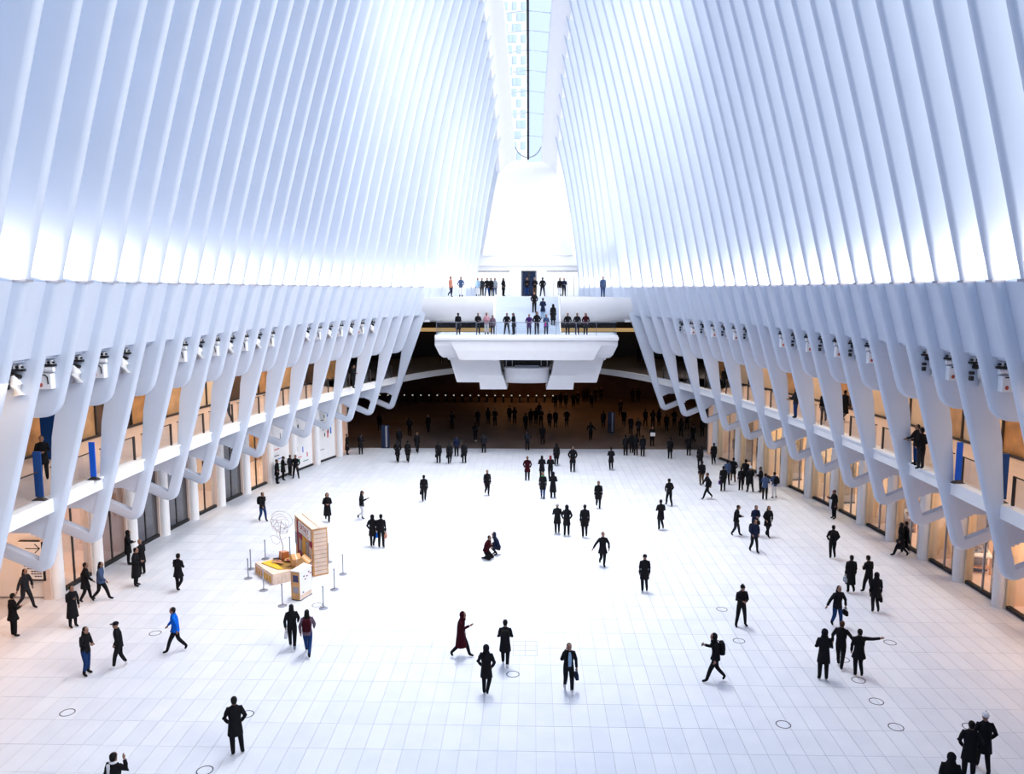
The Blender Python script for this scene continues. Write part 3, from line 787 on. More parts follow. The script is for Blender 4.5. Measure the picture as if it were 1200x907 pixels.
BODIES = {}
def body_mesh(key):
    if key in BODIES: return BODIES[key]
    P = get_pose(key)
    verts = []; edges = []; rad = []
    def v(p, r): verts.append(tuple(p)); rad.append(r); return len(verts) - 1
    def e(a, b): edges.append((a, b))
    pel = v(P['pel'], .135); wai = v(P['wai'], .125); che = v(P['che'], .15); nek = v(P['nek'], .058)
    top = v(P['nek'] + (P['hd'] - P['nek']) * .75, .056)
    e(pel, wai); e(wai, che); e(che, nek); e(nek, top)
    for k in 'lr':
        s = v(P['sh' + k], .066); el = v(P['el' + k], .047); ha = v(P['ha' + k], .030); e(che, s); e(s, el); e(el, ha)
        h = v(P['hip' + k], .118); kn = v(P['kn' + k], .080); cf = v(P['kn' + k].lerp(P['an' + k], .35), .074); an = v(P['an' + k], .058); to = v(P['to' + k], .036)
        e(pel, h); e(h, kn); e(kn, cf); e(cf, an); e(an, to)
    me = bpy.data.meshes.new('b'); me.from_pydata(verts, edges, []); o = bpy.data.objects.new('b', me); C.objects.link(o)
    md = o.modifiers.new('s', 'SKIN')
    for i, r in enumerate(rad):
        me.skin_vertices[0].data[i].radius = (r, r)
    me.skin_vertices[0].data[0].use_root = True
    o.modifiers.new('u', 'SUBSURF').levels = 1
    dg = bpy.context.evaluated_depsgraph_get(); ev = o.evaluated_get(dg); m2 = ev.to_mesh()
    mb = MB(); vs = [tuple(q.co) for q in m2.vertices]; fs = [tuple(p.vertices) for p in m2.polygons]
    cen = [p.center.copy() for p in m2.polygons]
    ev.to_mesh_clear(); bpy.data.objects.remove(o); bpy.data.meshes.remove(me)
    mb.add(vs, fs)
    for i, c in enumerate(cen):
        legs = min((c - P['kn' + k]).length for k in 'lr'); ft = min((c - P['to' + k].lerp(P['an' + k], .45)).length for k in 'lr')
        hnd = min((c - P['ha' + k]).length for k in 'lr')
        if hnd < .05 or (c.z > P['nek'].z + .03 and (c - P['nek']).length < .2 and abs(c.x) < .09): mb.m[i] = 0
        elif ft < .145: mb.m[i] = 2
        elif c.z < P['pel'].z + .02 and hnd > .1 and min((c - P['el' + k]).length for k in 'lr') > .16: mb.m[i] = 1
        else: mb.m[i] = 3
    # head with face
    H = P['hd']; R = []
    for z, rx, ry, oy in ((-.115, .035, .045, -.030), (-.10, .055, .065, -.022), (-.06, .070, .085, -.008), (0, .077, .096, 0), (.05, .078, .098, .004), (.09, .064, .082, .006), (.112, .035, .045, .006)):
        R.append([(H.x + rx * math.cos(2 * pi * k / 12), H.y + oy + ry * math.sin(2 * pi * k / 12), H.z + z) for k in range(12)])
    mb.loft(R, mi=0)
    mb.add([(H.x - .013, H.y - .088, H.z - .03), (H.x + .013, H.y - .088, H.z - .03), (H.x, H.y - .118, H.z - .028), (H.x, H.y - .092, H.z + .02)], [(0, 1, 2), (0, 2, 3), (1, 3, 2)], 0)
    for s in (-1, 1):
        mb.box(H.x + s * .030 - .012, H.x + s * .030 + .012, H.y - .097, H.y - .085, H.z + .002, H.z + .016, 4)
        mb.ell((H.x + s * .079, H.y + .005, H.z - .01), (.010, .020, .030), 6, 4, 0)
    mb.box(H.x - .022, H.x + .022, H.y - .094, H.y - .08, H.z - .062, H.z - .050, 5)
    # hands: palm, four unequal fingers, thumb
    for s, k in ((1, 'l'), (-1, 'r')):
        h = P['ha' + k]; d = (h - P['el' + k]).normalized()
        side = d.cross(V(1, 0, 0) if abs(d.x) < .8 else V(0, 1, 0)).normalized()
        n_ = d.cross(side).normalized()
        mb.tube([h, h + d * .05, h + d * .09], [.028, .036, .030], 6, 0)
        for q, ln in zip((-1.5, -.5, .5, 1.5), (.055, .068, .072, .060)):
            a = h + d * .085 + side * q * .014
            mb.tube([a, a + d * ln * .55 + n_ * .004, a + d * ln * .9 + n_ * .022], [.0085, .008, .006], 4, 0)
        mb.tube([h + d * .03 - side * .028, h + d * .06 - side * .050, h + d * .085 - side * .052 + n_ * .012], [.011, .010, .007], 4, 0)
    me = mb.mesh('person_body', [SKINM, cloth('k'), cloth('k'), cloth('k'), EYEM, LIPM], 60)
    BODIES[key] = me
    return me

COATS = {}
def coat_mesh(key, kind):
    if (key, kind) in COATS: return COATS[(key, kind)]
    P = get_pose(key); mb = MB(); R = []
    spine = [P['pel'], P['wai'], P['che'], P['nek']]
    def ringat(c, rx, ry, n=12, tilt=0):
        return [(c.x + rx * math.cos(2 * pi * k / n), c.y + ry * math.sin(2 * pi * k / n), c.z) for k in range(n)]
    low = {'jacket': .12, 'mid': .32, 'long': .52, 'tunic': .24}[kind]
    if key in ('kneel', 'crouch'): low = .06
    fl = {'jacket': .0, 'mid': .03, 'long': .05, 'tunic': .06}[kind]
    sway = (P['knl'] + P['knr']) * .5
    for t in (1.0, .5):
        c = P['pel'] - V(0, 0, low * t); c.y += (sway.y - c.y) * .25 * t
        R.append(ringat(c, .185 + fl * t, .145 + fl * t + (.03 if 'str' in key or 'step' in key else 0) * t))
    R.append(ringat(P['pel'], .180, .145)); R.append(ringat(P['wai'], .165, .135))
    R.append(ringat(P['wai'].lerp(P['che'], .6), .185, .145)); R.append(ringat(P['che'] + V(0, 0, .02), .185, .14))
    R.append(ringat((P['shl'] + P['shr']) * .5 + V(0, 0, .025), .150, .105)); R.append(ringat((P['shl'] + P['shr']) * .5 + V(0, 0, .055), .115, .09)); R.append(ringat(P['nek'] + V(0, 0, .0), .085, .085)); R.append(ringat(P['nek'] + V(0, 0, .035), .07, .075))
    mb.loft(R)
    for k in 'lr':
        s, el, ha = P['sh' + k], P['el' + k], P['ha' + k]
        mb.tube([s + (P['che'] - s) * .35, s, s.lerp(el, .5), el, el.lerp(ha, .5), ha.lerp(el, .06)], [.070, .074, .068, .060, .054, .048], 8)
    me = mb.mesh('coat', cloth('k'), 70); COATS[(key, kind)] = me
    return me
HAIRS = {}
def hair_mesh(key, kind):
    P = get_pose(key); h = P['hd']; kk = (tuple(round(q, 3) for q in h), kind)
    if kk in HAIRS: return HAIRS[kk]
    mb = MB()
    if kind in ('short', 'long', 'bun'):
        mb.ell((h.x, h.y + .022, h.z + .030), (.090, .098, .098), 12, 8)
        mb.ell((h.x, h.y + .050, h.z - .02), (.080, .065, .085), 10, 6)
    if kind == 'long':
        R = []
        for z, rx, ry, oy in ((-.34, .03, .02, .10), (-.28, .085, .045, .10), (-.16, .10, .06, .085), (-.05, .095, .075, .06), (.03, .08, .07, .04)):
            R.append([(h.x + rx * math.cos(2 * pi * k / 10), h.y + oy + ry * math.sin(2 * pi * k / 10), h.z + z) for k in range(10)])
        mb.loft(R)
    if kind == 'bun': mb.ell((h.x, h.y + .11, h.z + .07), (.045, .045, .045), 8, 6)
    if kind == 'hood':
        mb.ell((h.x, h.y + .035, h.z + .012), (.112, .112, .135), 12, 8)
        R = []
        for z, rx, ry in ((-.19, .13, .12), (-.14, .12, .11), (-.08, .10, .10)):
            R.append([(h.x + rx * math.cos(2 * pi * k / 10), h.y + .03 + ry * math.sin(2 * pi * k / 10), h.z + z) for k in range(10)])
        mb.loft(R)
    if kind in ('beanie', 'cap'):
        mb.ell((h.x, h.y + .010, h.z + .060), (.092, .108, .090 if kind == 'beanie' else .07), 12, 8)
        mb.lathe([(.094, h.z + .018), (.100, h.z + .02), (.100, h.z + .055), (.094, h.z + .06)], 12, (h.x, h.y + .006))
        if kind == 'cap': mb.ell((h.x, h.y - .12, h.z + .045), (.07, .07, .010), 10, 4)
    if kind == 'beanie': mb.ell((h.x, h.y + .01, h.z + .165), (.026, .026, .026), 6, 5)
    me = mb.mesh(kind if kind in ('hood', 'beanie', 'cap') else 'hair', cloth('k'), 70); HAIRS[kk] = me
    return me
PACKS = {}
def pack_mesh(key):
    P = get_pose(key); c = P['che'] + V(0, .225, -.06)
    if key in PACKS: return PACKS[key]
    mb = MB(); R = []
    for z, a, b in ((-.24, .12, .07), (-.20, .155, .095), (0, .16, .10), (.16, .14, .085), (.22, .09, .05)):
        R.append([(c.x + a * sx, c.y + b * sy, c.z + z) for sx, sy in ((1, -.7), (.7, -1), (-.7, -1), (-1, -.7), (-1, .7), (-.7, 1), (.7, 1), (1, .7))])
    mb.loft(R)
    for s in (-1, 1): mb.tube([c + V(s * .10, -.06, .18), c + V(s * .12, -.25, .22), c + V(s * .13, -.375, .05), c + V(s * .13, -.20, -.18)], .018, 5)
    me = mb.mesh('backpack', cloth('k'), 60); PACKS[key] = me
    return me
def setm(o, slot, m):
    o.material_slots[slot].link = 'OBJECT'; o.material_slots[slot].material = m
ALLP = []
def person(p, key, head, coat, hair, top='k', legs='k', shoes='k', hc='k', label='', group=None, pack=None, scale=1.0, hat=None):
    o = inst('person', body_mesh(key), None, p, math.radians(head)); o.scale = (scale,) * 3
    setm(o, 1, cloth(legs)); setm(o, 2, cloth(shoes)); setm(o, 3, cloth(top))
    if coat:
        c = inst('coat', coat_mesh(key, coat), o); setm(c, 0, cloth(top))
    if hair:
        c = inst(hair if hair in ('hood', 'beanie', 'cap') else 'hair', hair_mesh(key, hair), o)
        setm(c, 0, cloth(top) if hair == 'hood' else (cloth(hc) if hair in ('beanie', 'cap') else HAIRM.get(hc, HAIRM['k'])))
    if pack:
        c = inst('backpack', pack_mesh(key), o); setm(c, 0, cloth(pack))
    tag(o, label, 'person', group); ALLP.append(label)
    return o
BAGM = None
def bag(o, key, hand, col, label, w=.30, h=.22, name='handbag'):
    global BAGM
    P = get_pose(key); hp_ = P['ha' + hand] * o.scale.x
    q = Matrix.Rotation(o.rotation_euler.z, 3, 'Z') @ hp_
    mb = MB(); s = 1
    mb.loft([[(a * x * .5, b * y * .5, z) for x, y in ((w, .8 * .12), (.8 * w, .12), (-.8 * w, .12), (-w, .8 * .12), (-w, -.8 * .12), (-.8 * w, -.12), (.8 * w, -.12), (w, -.8 * .12))]
             for a, b, z in ((.9, .8, -h - .12), (1, 1, -h - .09), (.95, .9, -.16), (.8, .5, -.13))])
    for yy in (-.03, .03): mb.tube([(-w * .28, yy, -.14), (-w * .22, yy * .6, -.03), (0, 0, .0), (w * .22, yy * .6, -.03), (w * .28, yy, -.14)], .010, 5)
    b = mb.build(name, cloth(col), None, 60, o.location + q + Vector((0, 0, -.045)))
    b.rotation_euler = (0, 0, o.rotation_euler.z + pi / 2)
    tag(b, label, 'bag')
def phone(o, key, label):
    P = get_pose(key); d = (P['har'] - P['elr']).normalized()
    q = Matrix.Rotation(o.rotation_euler.z, 3, 'Z') @ (P['har'] + d * .10)
    b = MB().box(-.036, .036, -.005, .005, -.07, .07).build('phone', BLACK, None, None, o.location + q)
    b.rotation_euler = (-.5, 0, o.rotation_euler.z); tag(b, label, 'phone')

S_, D_, W_ = 'down/stand', 'swing/stride', 'swing/step'
# x, y of the feet in the photograph, pose, heading (0 towards the viewer, 90 right, 180 away), coat, hair, top, legs, shoes, hair colour, label, extras
T = [
 (17, 746, 'front/stand', 150, 'tunic', 'short', 'kkkk', 'person in black cape coat standing in front of white sign wall', {}),
 (31, 713, 'out/stride', 80, 'jacket', 'long', 'ggkk', 'woman in grey outfit striding past the arrow sign', {}),
 (86, 735, 'phone/stand', 60, 'long', 'short', 'kkkk', 'person in long black coat looking at phone near white column', {'phone': 1}),
 (101, 705, 'swing/step', 120, 'mid', 'short', 'kkkk', 'person in black coat walking beside long-haired woman near shop display', {}),
 (119, 704, 'swing/stride', 100, 'jacket', 'long', 'jkkk', 'long-haired woman in washed denim jacket walking by the shop', {}),
 (102, 790, 'front/weight', 80, 'jacket', 'long', 'kbkk', 'person in black jacket and blue jeans drinking from bottle', {}),
 (141, 783, 'pocket/step', 290, 'jacket', 'cap', 'kkwk', 'person in black cap and bright white trainers', {}),
 (207, 764, 'swing/stride', 285, 'jacket', 'short', 'Bkkk', 'man in bright blue shirt walking left', {}),
 (277, 885, 'pocket/weight', 200, 'mid', 'short', 'kkkk', 'large man in black suit standing alone near a floor ring', {'scale': 1.03}),
 (137, 957, 'raise/stand', 170, 'jacket', 'short', 'kkkk', 'person cut off by the bottom edge, raising one arm, pale scarf', {'scarf': 1}),
 (151, 662, 'front/stand', 120, 'mid', 'hood', 'kkkk', 'person in black hooded coat half hidden beside column and shop door', {}),
 (160, 687, 'front/stand', 100, 'long', 'short', 'kkkk', 'tall figure in long black coat by the second column', {'scale': 1.04}),
 (167, 674, 'front/stand', 250, 'mid', None, 'kkkk', 'bald man in open black coat facing taller figure by column', {}),
 (210, 693, 'front/mid', 170, 'tunic', 'bun', 'kkkk', 'woman in black walking away with hair tied up', {}),
 (343, 761, 'swing/step', 195, 'jacket', 'long', 'kkyk', 'long-haired woman in black jacket carrying a white bag', {'bag': ('l', 'w', 'white handbag of the long-haired woman below the stanchions')}),
 (361, 768, 'swing/stride', 190, 'jacket', 'long', 'pbkk', 'woman in mauve jacket with maroon backpack and blue jeans', {'pack': 'm'}),
 (540, 770, 'phone/stride', 80, 'long', 'hood', 'mkkk', 'person in dark red hooded coat walking right', {}),
 (570, 814, 'pocket/mid', 170, 'mid', 'hood', 'kkkk', 'person in black hooded coat walking away beside white-shoed walker', {}),
 (592, 782, 'front/step', 180, 'mid', 'short', 'kkwk', 'person in black jacket and white shoes walking away', {'pack': 'k'}),
 (666, 811, 'ear/step', 10, 'jacket', 'short', 'kkwk', 'man holding phone to ear, open jacket over pale shirt', {'shirt': 1, 'bag': ('l', 'n', 'navy sports bag carried by the man on the phone')}),
 (838, 799, 'phone/stride', 270, 'jacket', 'hood', 'kkkk', 'hooded person with backpack reading phone while walking left', {'pack': 'k', 'phone': 1}),
 (868, 734, 'front/apart', 10, 'jacket', 'beanie', 'kkkk', 'man in black tracksuit facing forward and looking down at hands', {}),
 (755, 694, 'down/mid', 180, 'mid', 'cap', 'kkkk', 'man in black coat and flat cap walking away alone', {}),
 (980, 735, 'out/step', 10, 'jacket', 'long', 'kbkk', 'woman with arm held out, black jacket and blue jeans', {'bag': ('l', 'k', 'black handbag hanging from arm of woman in blue jeans')}),
 (1025, 718, 'down/mid', 170, 'tunic', 'hood', 'kkkk', 'woman in flared black coat carrying a shoulder bag', {'bag': ('r', 'k', 'black bag carried by the woman in flared coat')}),
 (996, 695, 'down/mid', 180, 'long', 'short', 'kkkk', 'woman in knee-length black coat and tights', {'bag': ('l', 'y', 'small grey bag beside the woman in tights')}),
 (1017, 696, 'front/step', 200, 'jacket', 'short', 'kkkk', 'man in black bending over phone beside flared-coat woman', {}),
 (964, 797, 'front/stand', 170, 'mid', 'hood', 'kkkk', 'bulky person in black hooded coat standing in group of three', {'scale': 1.05}),
 (984, 783, 'out/step', 150, 'jacket', 'short', 'kkkb', 'brown-haired man in black between bulky person and pointing person', {}),
 (1005, 793, 'point/mid', 170, 'tunic', 'short', 'kkkk', 'person in black coat pointing with outstretched arm', {}),
 (1134, 915, 'pocket/stand', 160, 'mid', 'short', 'kkkk', 'dark-haired person in black beside person in pale woollen hat', {}),
 (1151, 905, 'pocket/step', 170, 'mid', 'beanie', 'kkkw', 'person in pale woollen hat and black coat, near a floor ring', {'bag': ('l', 'k', 'black shoulder bag of the person in pale woollen hat')}),
 (1110, 957, 'down/stand', 160, 'mid', 'hood', 'kkkk', 'person in black hood cut off by the bottom edge', {}),
 (975, 655, 'pocket/mid', 170, 'jacket', 'short', 'kkkk', 'person with black backpack walking towards glass shop fronts', {'pack': 'k'}),
 (1055, 652, 'down/stride', 250, 'long', 'hood', 'kkkk', 'long black coated person walking close to a white column', {}),
 (1061, 650, 'down/step', 250, 'mid', 'short', 'kkwk', 'pale-shoed person walking directly behind long black coated person', {}),
 (977, 608, 'phone/stand', 280, 'mid', 'short', 'kkkk', 'man in black jacket reading phone by lit shop window', {'phone': 1}),
 (883, 647, 'pocket/step', 20, 'jacket', 'short', 'nkkk', 'person in dark navy jacket in front of two walking women', {'pack': 'k'}),
 (884, 628, 'front/step', 10, 'jacket', 'short', 'nkkk', 'woman in navy jacket half hidden behind another walker', {'bag': ('l', 'k', 'black bag of half hidden woman in navy jacket')}),
 (899, 629, 'pocket/step2', 20, 'mid', 'long', 'kkkb', 'brown-haired woman in open black coat walking forward', {}),
 (862, 628, 'front/step', 70, 'jacket', 'short', 'kgkk', 'slim person in black jacket and grey trousers walking right', {}),
 (784, 593, 'pocket/step', 200, 'jacket', 'short', 'kkkk', 'person in black with elbows out walking away, mid floor', {}),
 (774, 621, 'front/mid', 190, 'mid', 'short', 'kkkk', 'person in black coat with grey shoulder strap, walking away', {}),
 (706, 664, 'out/mid', 10, 'tunic', 'short', 'kkkk', 'person in billowing open black coat walking', {}),
 (685, 630, 'down/mid', 180, 'mid', 'short', 'kkkk', 'broad-shouldered man in black suit walking away', {'scale': 1.06}),
 (664, 628, 'pocket/stand', 180, 'mid', 'hood', 'kkkk', 'person in short black hooded coat beside broad-shouldered man', {}),
 (653, 626, 'front/mid', 180, 'mid', 'beanie', 'kkkw', 'person in patterned pale hat and black coat', {'bag': ('r', 'w', 'small white bag of person in patterned hat')}),
 (701, 596, 'down/mid', 0, 'mid', 'short', 'kkkk', 'person in black coat walking alone towards the viewer', {}),
 (570, 655, 'kneel', 60, 'jacket', 'short', 'mkkk', 'person in maroon top kneeling on the floor', {}),
 (583, 650, 'crouch', 290, 'jacket', 'hood', 'nkkk', 'person in navy crouching opposite kneeling person', {}),
 (497, 588, 'down/mid', 185, 'jacket', 'short', 'kkkk', 'man in black walking away with briefcase', {'bag': ('l', 'g', 'dark briefcase of the man walking away')}),
 (571, 581, 'down/mid', 20, 'jacket', None, 'kkkk', 'bald man in black suit walking towards the viewer', {}),
 (437, 641, 'pocket/mid', 180, 'mid', 'hood', 'kkkk', 'person in black hooded coat walking arm in arm', {}),
 (447, 642, 'down/stand', 180, 'jacket', 'short', 'kkkk', 'tall man arm in arm carrying salmon shopping bag', {'scale': 1.04, 'bag': ('r', 'o', 'salmon pink shopping bag held by the tall man'), 'bag2': ('l', 'B', 'small bright blue bag between the arm in arm couple')}),
 (424, 609, 'phone/mid', 90, 'jacket', 'long', 'kwkk', 'long-haired woman in profile with white skirt and phone', {}),
 (384, 612, 'front/mid', 20, 'long', 'hood', 'kkkk', 'person in long black coat walking behind the tall book display', {}),
 (308, 611, 'swing/step', 60, 'jacket', 'short', 'kbkk', 'person with black backpack and blue jeans near orange window', {'pack': 'k'}),
 (325, 567, 'pocket/stand', 90, 'mid', 'short', 'kkkk', 'person in black standing nearest the orange window at illustrated hoarding', {}),
 (332, 563, 'front/stand', 120, 'mid', 'short', 'kkkk', 'middle one of three people standing close at illustrated hoarding', {}),
 (340, 558, 'phone/stand', 150, 'jacket', 'short', 'gkkk', 'slender person against the illustrated hoarding, gesturing', {'scale': .9}),
 (347, 561, 'pocket/apart', 0, 'jacket', 'short', 'kkkk', 'person standing legs apart beside illustrated hoarding', {}),
 (407, 533, 'down/stand', 90, 'long', 'short', 'kkkk', 'dark figure at the far end of the illustrated hoarding', {}),
 (423, 533, 'front/stand', 180, 'mid', 'short', 'kkkk', 'dark figure standing where orange light spills on floor', {}),
 (466, 542, 'pocket/step', 180, 'mid', 'hood', 'kkkk', 'person in black, left half of a close pair near blue kiosk', {}),
 (478, 542, 'down/step', 180, 'mid', 'short', 'kkkk', 'person in black, right half of a close pair near blue kiosk', {}),
 (468, 525, 'down/stand', 180, 'mid', 'short', 'kkkk', 'dark person just behind the close pair by blue kiosk', {}),
 (489, 531, 'down/step', 180, 'mid', 'beanie', 'kkkt', 'person in tan hat with bag beyond the close pair', {}),
 (514, 543, 'down/stand', 180, 'mid', 'short', 'kkkk', 'person with a dark bag, outermost of three walking abreast', {'bag': ('l', 'k', 'dark bag of the outermost of three walking abreast')}),
 (527, 544, 'down/mid', 180, 'mid', 'short', 'kkkk', 'person with a dark bag, middle of three walking abreast', {'bag': ('l', 'k', 'dark bag of the middle of three walking abreast')}),
 (544, 543, 'down/stand', 180, 'mid', 'short', 'kkkk', 'person in bulky coat, last of three walking abreast', {'bag': ('l', 'k', 'dark bag of bulky coated person')}),
 (535, 535, 'down/stand', 180, 'jacket', 'short', 'nkkk', 'person in dark jacket just ahead of three walking abreast', {}),
 (567, 531, 'down/stand', 180, 'jacket', 'short', 'gkkk', 'person in grey jacket standing at edge of the dark floor', {}),
 (557, 518, 'down/step', 180, 'mid', 'short', 'kkwk', 'dark person with a pale shoe stepping into the shade', {}),
 (618, 563, 'pocket/stand', 0, 'mid', 'short', 'mkkk', 'person in very dark red coat standing with arms apart', {}),
 (618, 528, 'pocket/stand', 180, 'jacket', 'short', 'gkkk', 'person in charcoal jacket centred below the viewing deck', {}),
 (636, 521, 'down/stand', 180, 'mid', 'short', 'kkkk', 'dark person at shade edge below the deck foot', {}),
 (635, 562, 'front/mid', 180, 'mid', 'long', 'kkkk', 'long-haired person with green scarf in the central cluster', {}),
 (645, 562, 'front/mid', 180, 'jacket', 'long', 'kkkr', 'red-haired person in dark jacket in the central cluster', {}),
 (652, 546, 'down/mid', 180, 'mid', 'hood', 'kkkk', 'hooded slim person just beyond the central cluster', {}),
 (671, 553, 'pocket/stand', 0, 'mid', 'hood', 'kkkk', 'very tall looking hooded person in long dark coat', {'scale': 1.12}),
 (636, 584, 'down/step', 0, 'mid', 'long', 'kbkk', 'woman with green scarf, dark coat and blue jeans', {'scarf': 2}),
 (648, 584, 'front/stand', 180, 'long', 'hood', 'kkkk', 'person in long dark skirt holding teal bag', {'bag': ('r', 'c', 'bright teal bag held by person in long skirt')}),
 (716, 551, 'front/mid', 180, 'mid', 'short', 'kkkk', 'person in black in front of the dark crowd, mid stride', {}),
 (692, 517, 'out/mid', 180, 'jacket', 'short', 'kkkk', 'person at the edge of orange light patch', {}),
 (733, 534, 'down/stand', 180, 'mid', 'short', 'kkkk', 'outermost person of the dense dark group near white paper sign', {}),
 (740, 531, 'down/stand', 170, 'mid', 'short', 'kkkk', 'second person of dense dark group, closest to outermost one', {}),
 (745, 534, 'front/stand', 190, 'mid', 'hood', 'kkkk', 'hooded third person of the dense dark group', {}),
 (753, 535, 'down/stand', 180, 'mid', 'short', 'kkkk', 'fourth person of the dense dark group', {}),
 (764, 523, 'front/stand', 0, 'mid', 'short', 'kkkk', 'person holding a white paper sign beside dense dark group', {'paper': 1}),
 (785, 538, 'down/stand', 180, 'mid', 'short', 'kkkk', 'dark person standing alone between group and last shop bays', {}),
 (807, 534, 'pocket/stand', 180, 'mid', 'short', 'kkkk', 'dark person at the shade edge near the end shop wall', {}),
 (820, 549, 'down/stand', 180, 'mid', 'short', 'kkkk', 'person in black directly behind khaki-trousered walker', {}),
 (836, 545, 'down/mid', 180, 'mid', 'short', 'kkkk', 'person in black beside the last pale column', {}),
 (822, 569, 'down/mid', 180, 'jacket', 'short', 'ktkk', 'person in black jacket and khaki trousers', {}),
 (829, 585, 'swing/stride', 280, 'jacket', 'short', 'kkkk', 'person in black with long stride heading left', {}),
 (847, 576, 'down/stand', 180, 'mid', 'short', 'kkkk', 'person with purple shopping bag', {'bag': ('l', 'v', 'purple and white shopping bag')}),
 (852, 568, 'down/step', 180, 'jacket', 'short', 'jkkk', 'person in bluish jacket behind purple bag carrier', {}),
 (859, 565, 'pocket/step', 180, 'mid', 'short', 'ktkk', 'person in black coat and brown trousers', {}),
 (868, 575, 'down/stand', 180, 'jacket', 'short', 'kkkk', 'short person at the near edge of the shop front cluster', {'scale': .92}),
 (873, 569, 'front/stand', 150, 'mid', 'short', 'kkkk', 'tall dark person deepest in the shop front cluster', {'scale': 1.06}),
 (879, 577, 'front/apart', 190, 'mid', 'beanie', 'kkkw', 'person with white hat in the shop front cluster', {}),
 (891, 577, 'front/stand', 270, 'jacket', 'short', 'kkkk', 'person in profile facing the shop front cluster', {}),
 (896, 586, 'front/stand', 160, 'jacket', 'short', 'jkkk', 'person in blue-grey jacket, near one of backpack pair', {}),
 (907, 584, 'front/weight', 190, 'jacket', 'short', 'jwkk', 'person in pale trousers with black backpack', {'pack': 'k'}),
]
def scarf(o, key, col):
    P = get_pose(key); n_ = P['nek']
    mb = MB(); R = []
    for k in range(13):
        a = 2 * pi * k / 12; c = V(n_.x + .085 * math.cos(a), n_.y + .085 * math.sin(a), n_.z + .03)
        R.append([(c.x, c.y, c.z - .04), (c.x + .03 * math.cos(a), c.y + .03 * math.sin(a), c.z), (c.x, c.y, c.z + .035)])
    mb.loft(R, caps=False); mb.box(n_.x + .02, n_.x + .09, n_.y + .12, n_.y + .16, n_.z - .32, n_.z + .02)
    s = mb.build('scarf', cloth(col), o)
def put(row, z=0.0, p=None, group=None):
    x, y, key, hd, coat, hair, cc, label, ex = row
    p = p or at(x, y, z)
    o = person(p, key, hd, coat, hair, cc[0], cc[1], cc[2], cc[3], label, group, ex.get('pack'), ex.get('scale', 1.0))
    if 'flip' in ex: o.scale.x *= -1
    if 'bag' in ex: bag(o, key, ex['bag'][0], ex['bag'][1], ex['bag'][2])
    if 'bag2' in ex: bag(o, key, ex['bag2'][0], ex['bag2'][1], ex['bag2'][2], .2, .2)
    if 'scarf' in ex: scarf(o, key, 'w' if ex['scarf'] == 1 else 'G')
    if 'phone' in ex: phone(o, key, 'phone held by ' + ' '.join(label.split()[:12]))
    if 'shirt' in ex:
        P = get_pose(key); c = P['che']
        MB().loft([[(c.x - a, c.y - b, c.z + z_), (c.x + a, c.y - b, c.z + z_), (c.x + a * .8, c.y - b + .03, c.z + z_), (c.x - a * .8, c.y - b + .03, c.z + z_)] for z_, a, b in ((-.32, .05, .165), (-.1, .06, .165), (.08, .05, .165), (.16, .03, .13))]).build('shirt', cloth('l'), o)
    if 'paper' in ex:
        q = Matrix.Rotation(o.rotation_euler.z, 3, 'Z') @ V(0, -.34, 1.12)
        b = MB().box(-.21, .21, -.008, .008, -.16, .16).build('paper_sign', STONEW, None, None, o.location + q); tag(b, 'white paper sign held up in front of the dark crowd', 'sign')
    return o
for row in T:
    l = row[7]
    if len(l.split()) > 16: raise ValueError(l)
    put(row)

# crowd in the unlit rear passage
far = [(502, 507), (480, 511), (530, 503), (445, 505), (560, 500), (572, 498), (580, 499), (597, 495), (603, 497), (616, 505), (622, 499), (628, 498), (634, 499), (632, 491), (644, 502), (651, 501),
       (664, 500), (707, 502), (731, 500), (727, 487), (739, 509), (748, 512), (756, 500), (765, 501), (772, 500), (781, 506), (790, 500), (798, 512), (812, 520), (805, 503), (823, 512)]
far.sort()
keys = ['down/stand', 'pocket/stand', 'down/step', 'front/stand', 'down/mid']
rr = random.Random(3)
for i, (x, y) in enumerate(far):
    put((x, y, keys[i % 5], rr.choice((180, 170, 200, 0, 20)), rr.choice(('mid', 'jacket', 'mid')), rr.choice(('short', 'short', 'hood')), 'kkkk',
         'dim figure in the dark rear passage, %s from the left in the nearer crowd' % ordn(i), {}), 0.0, group='nearer crowd in the rear passage')
up = [(651, 478), (657, 477), (663, 478), (672, 478), (677, 476), (684, 472), (688, 471), (693, 478), (698, 471), (704, 470), (741, 472), (748, 472)]
for i, (x, y) in enumerate(up):
    put((x, y, keys[(i * 2) % 5], rr.choice((180, 0, 30)), 'mid', 'short', 'kkkk',
         'dim figure at the very back of the passage, %s from the left under the deck' % ordn(i), {}), 0.0, group='far crowd at the back of the passage')

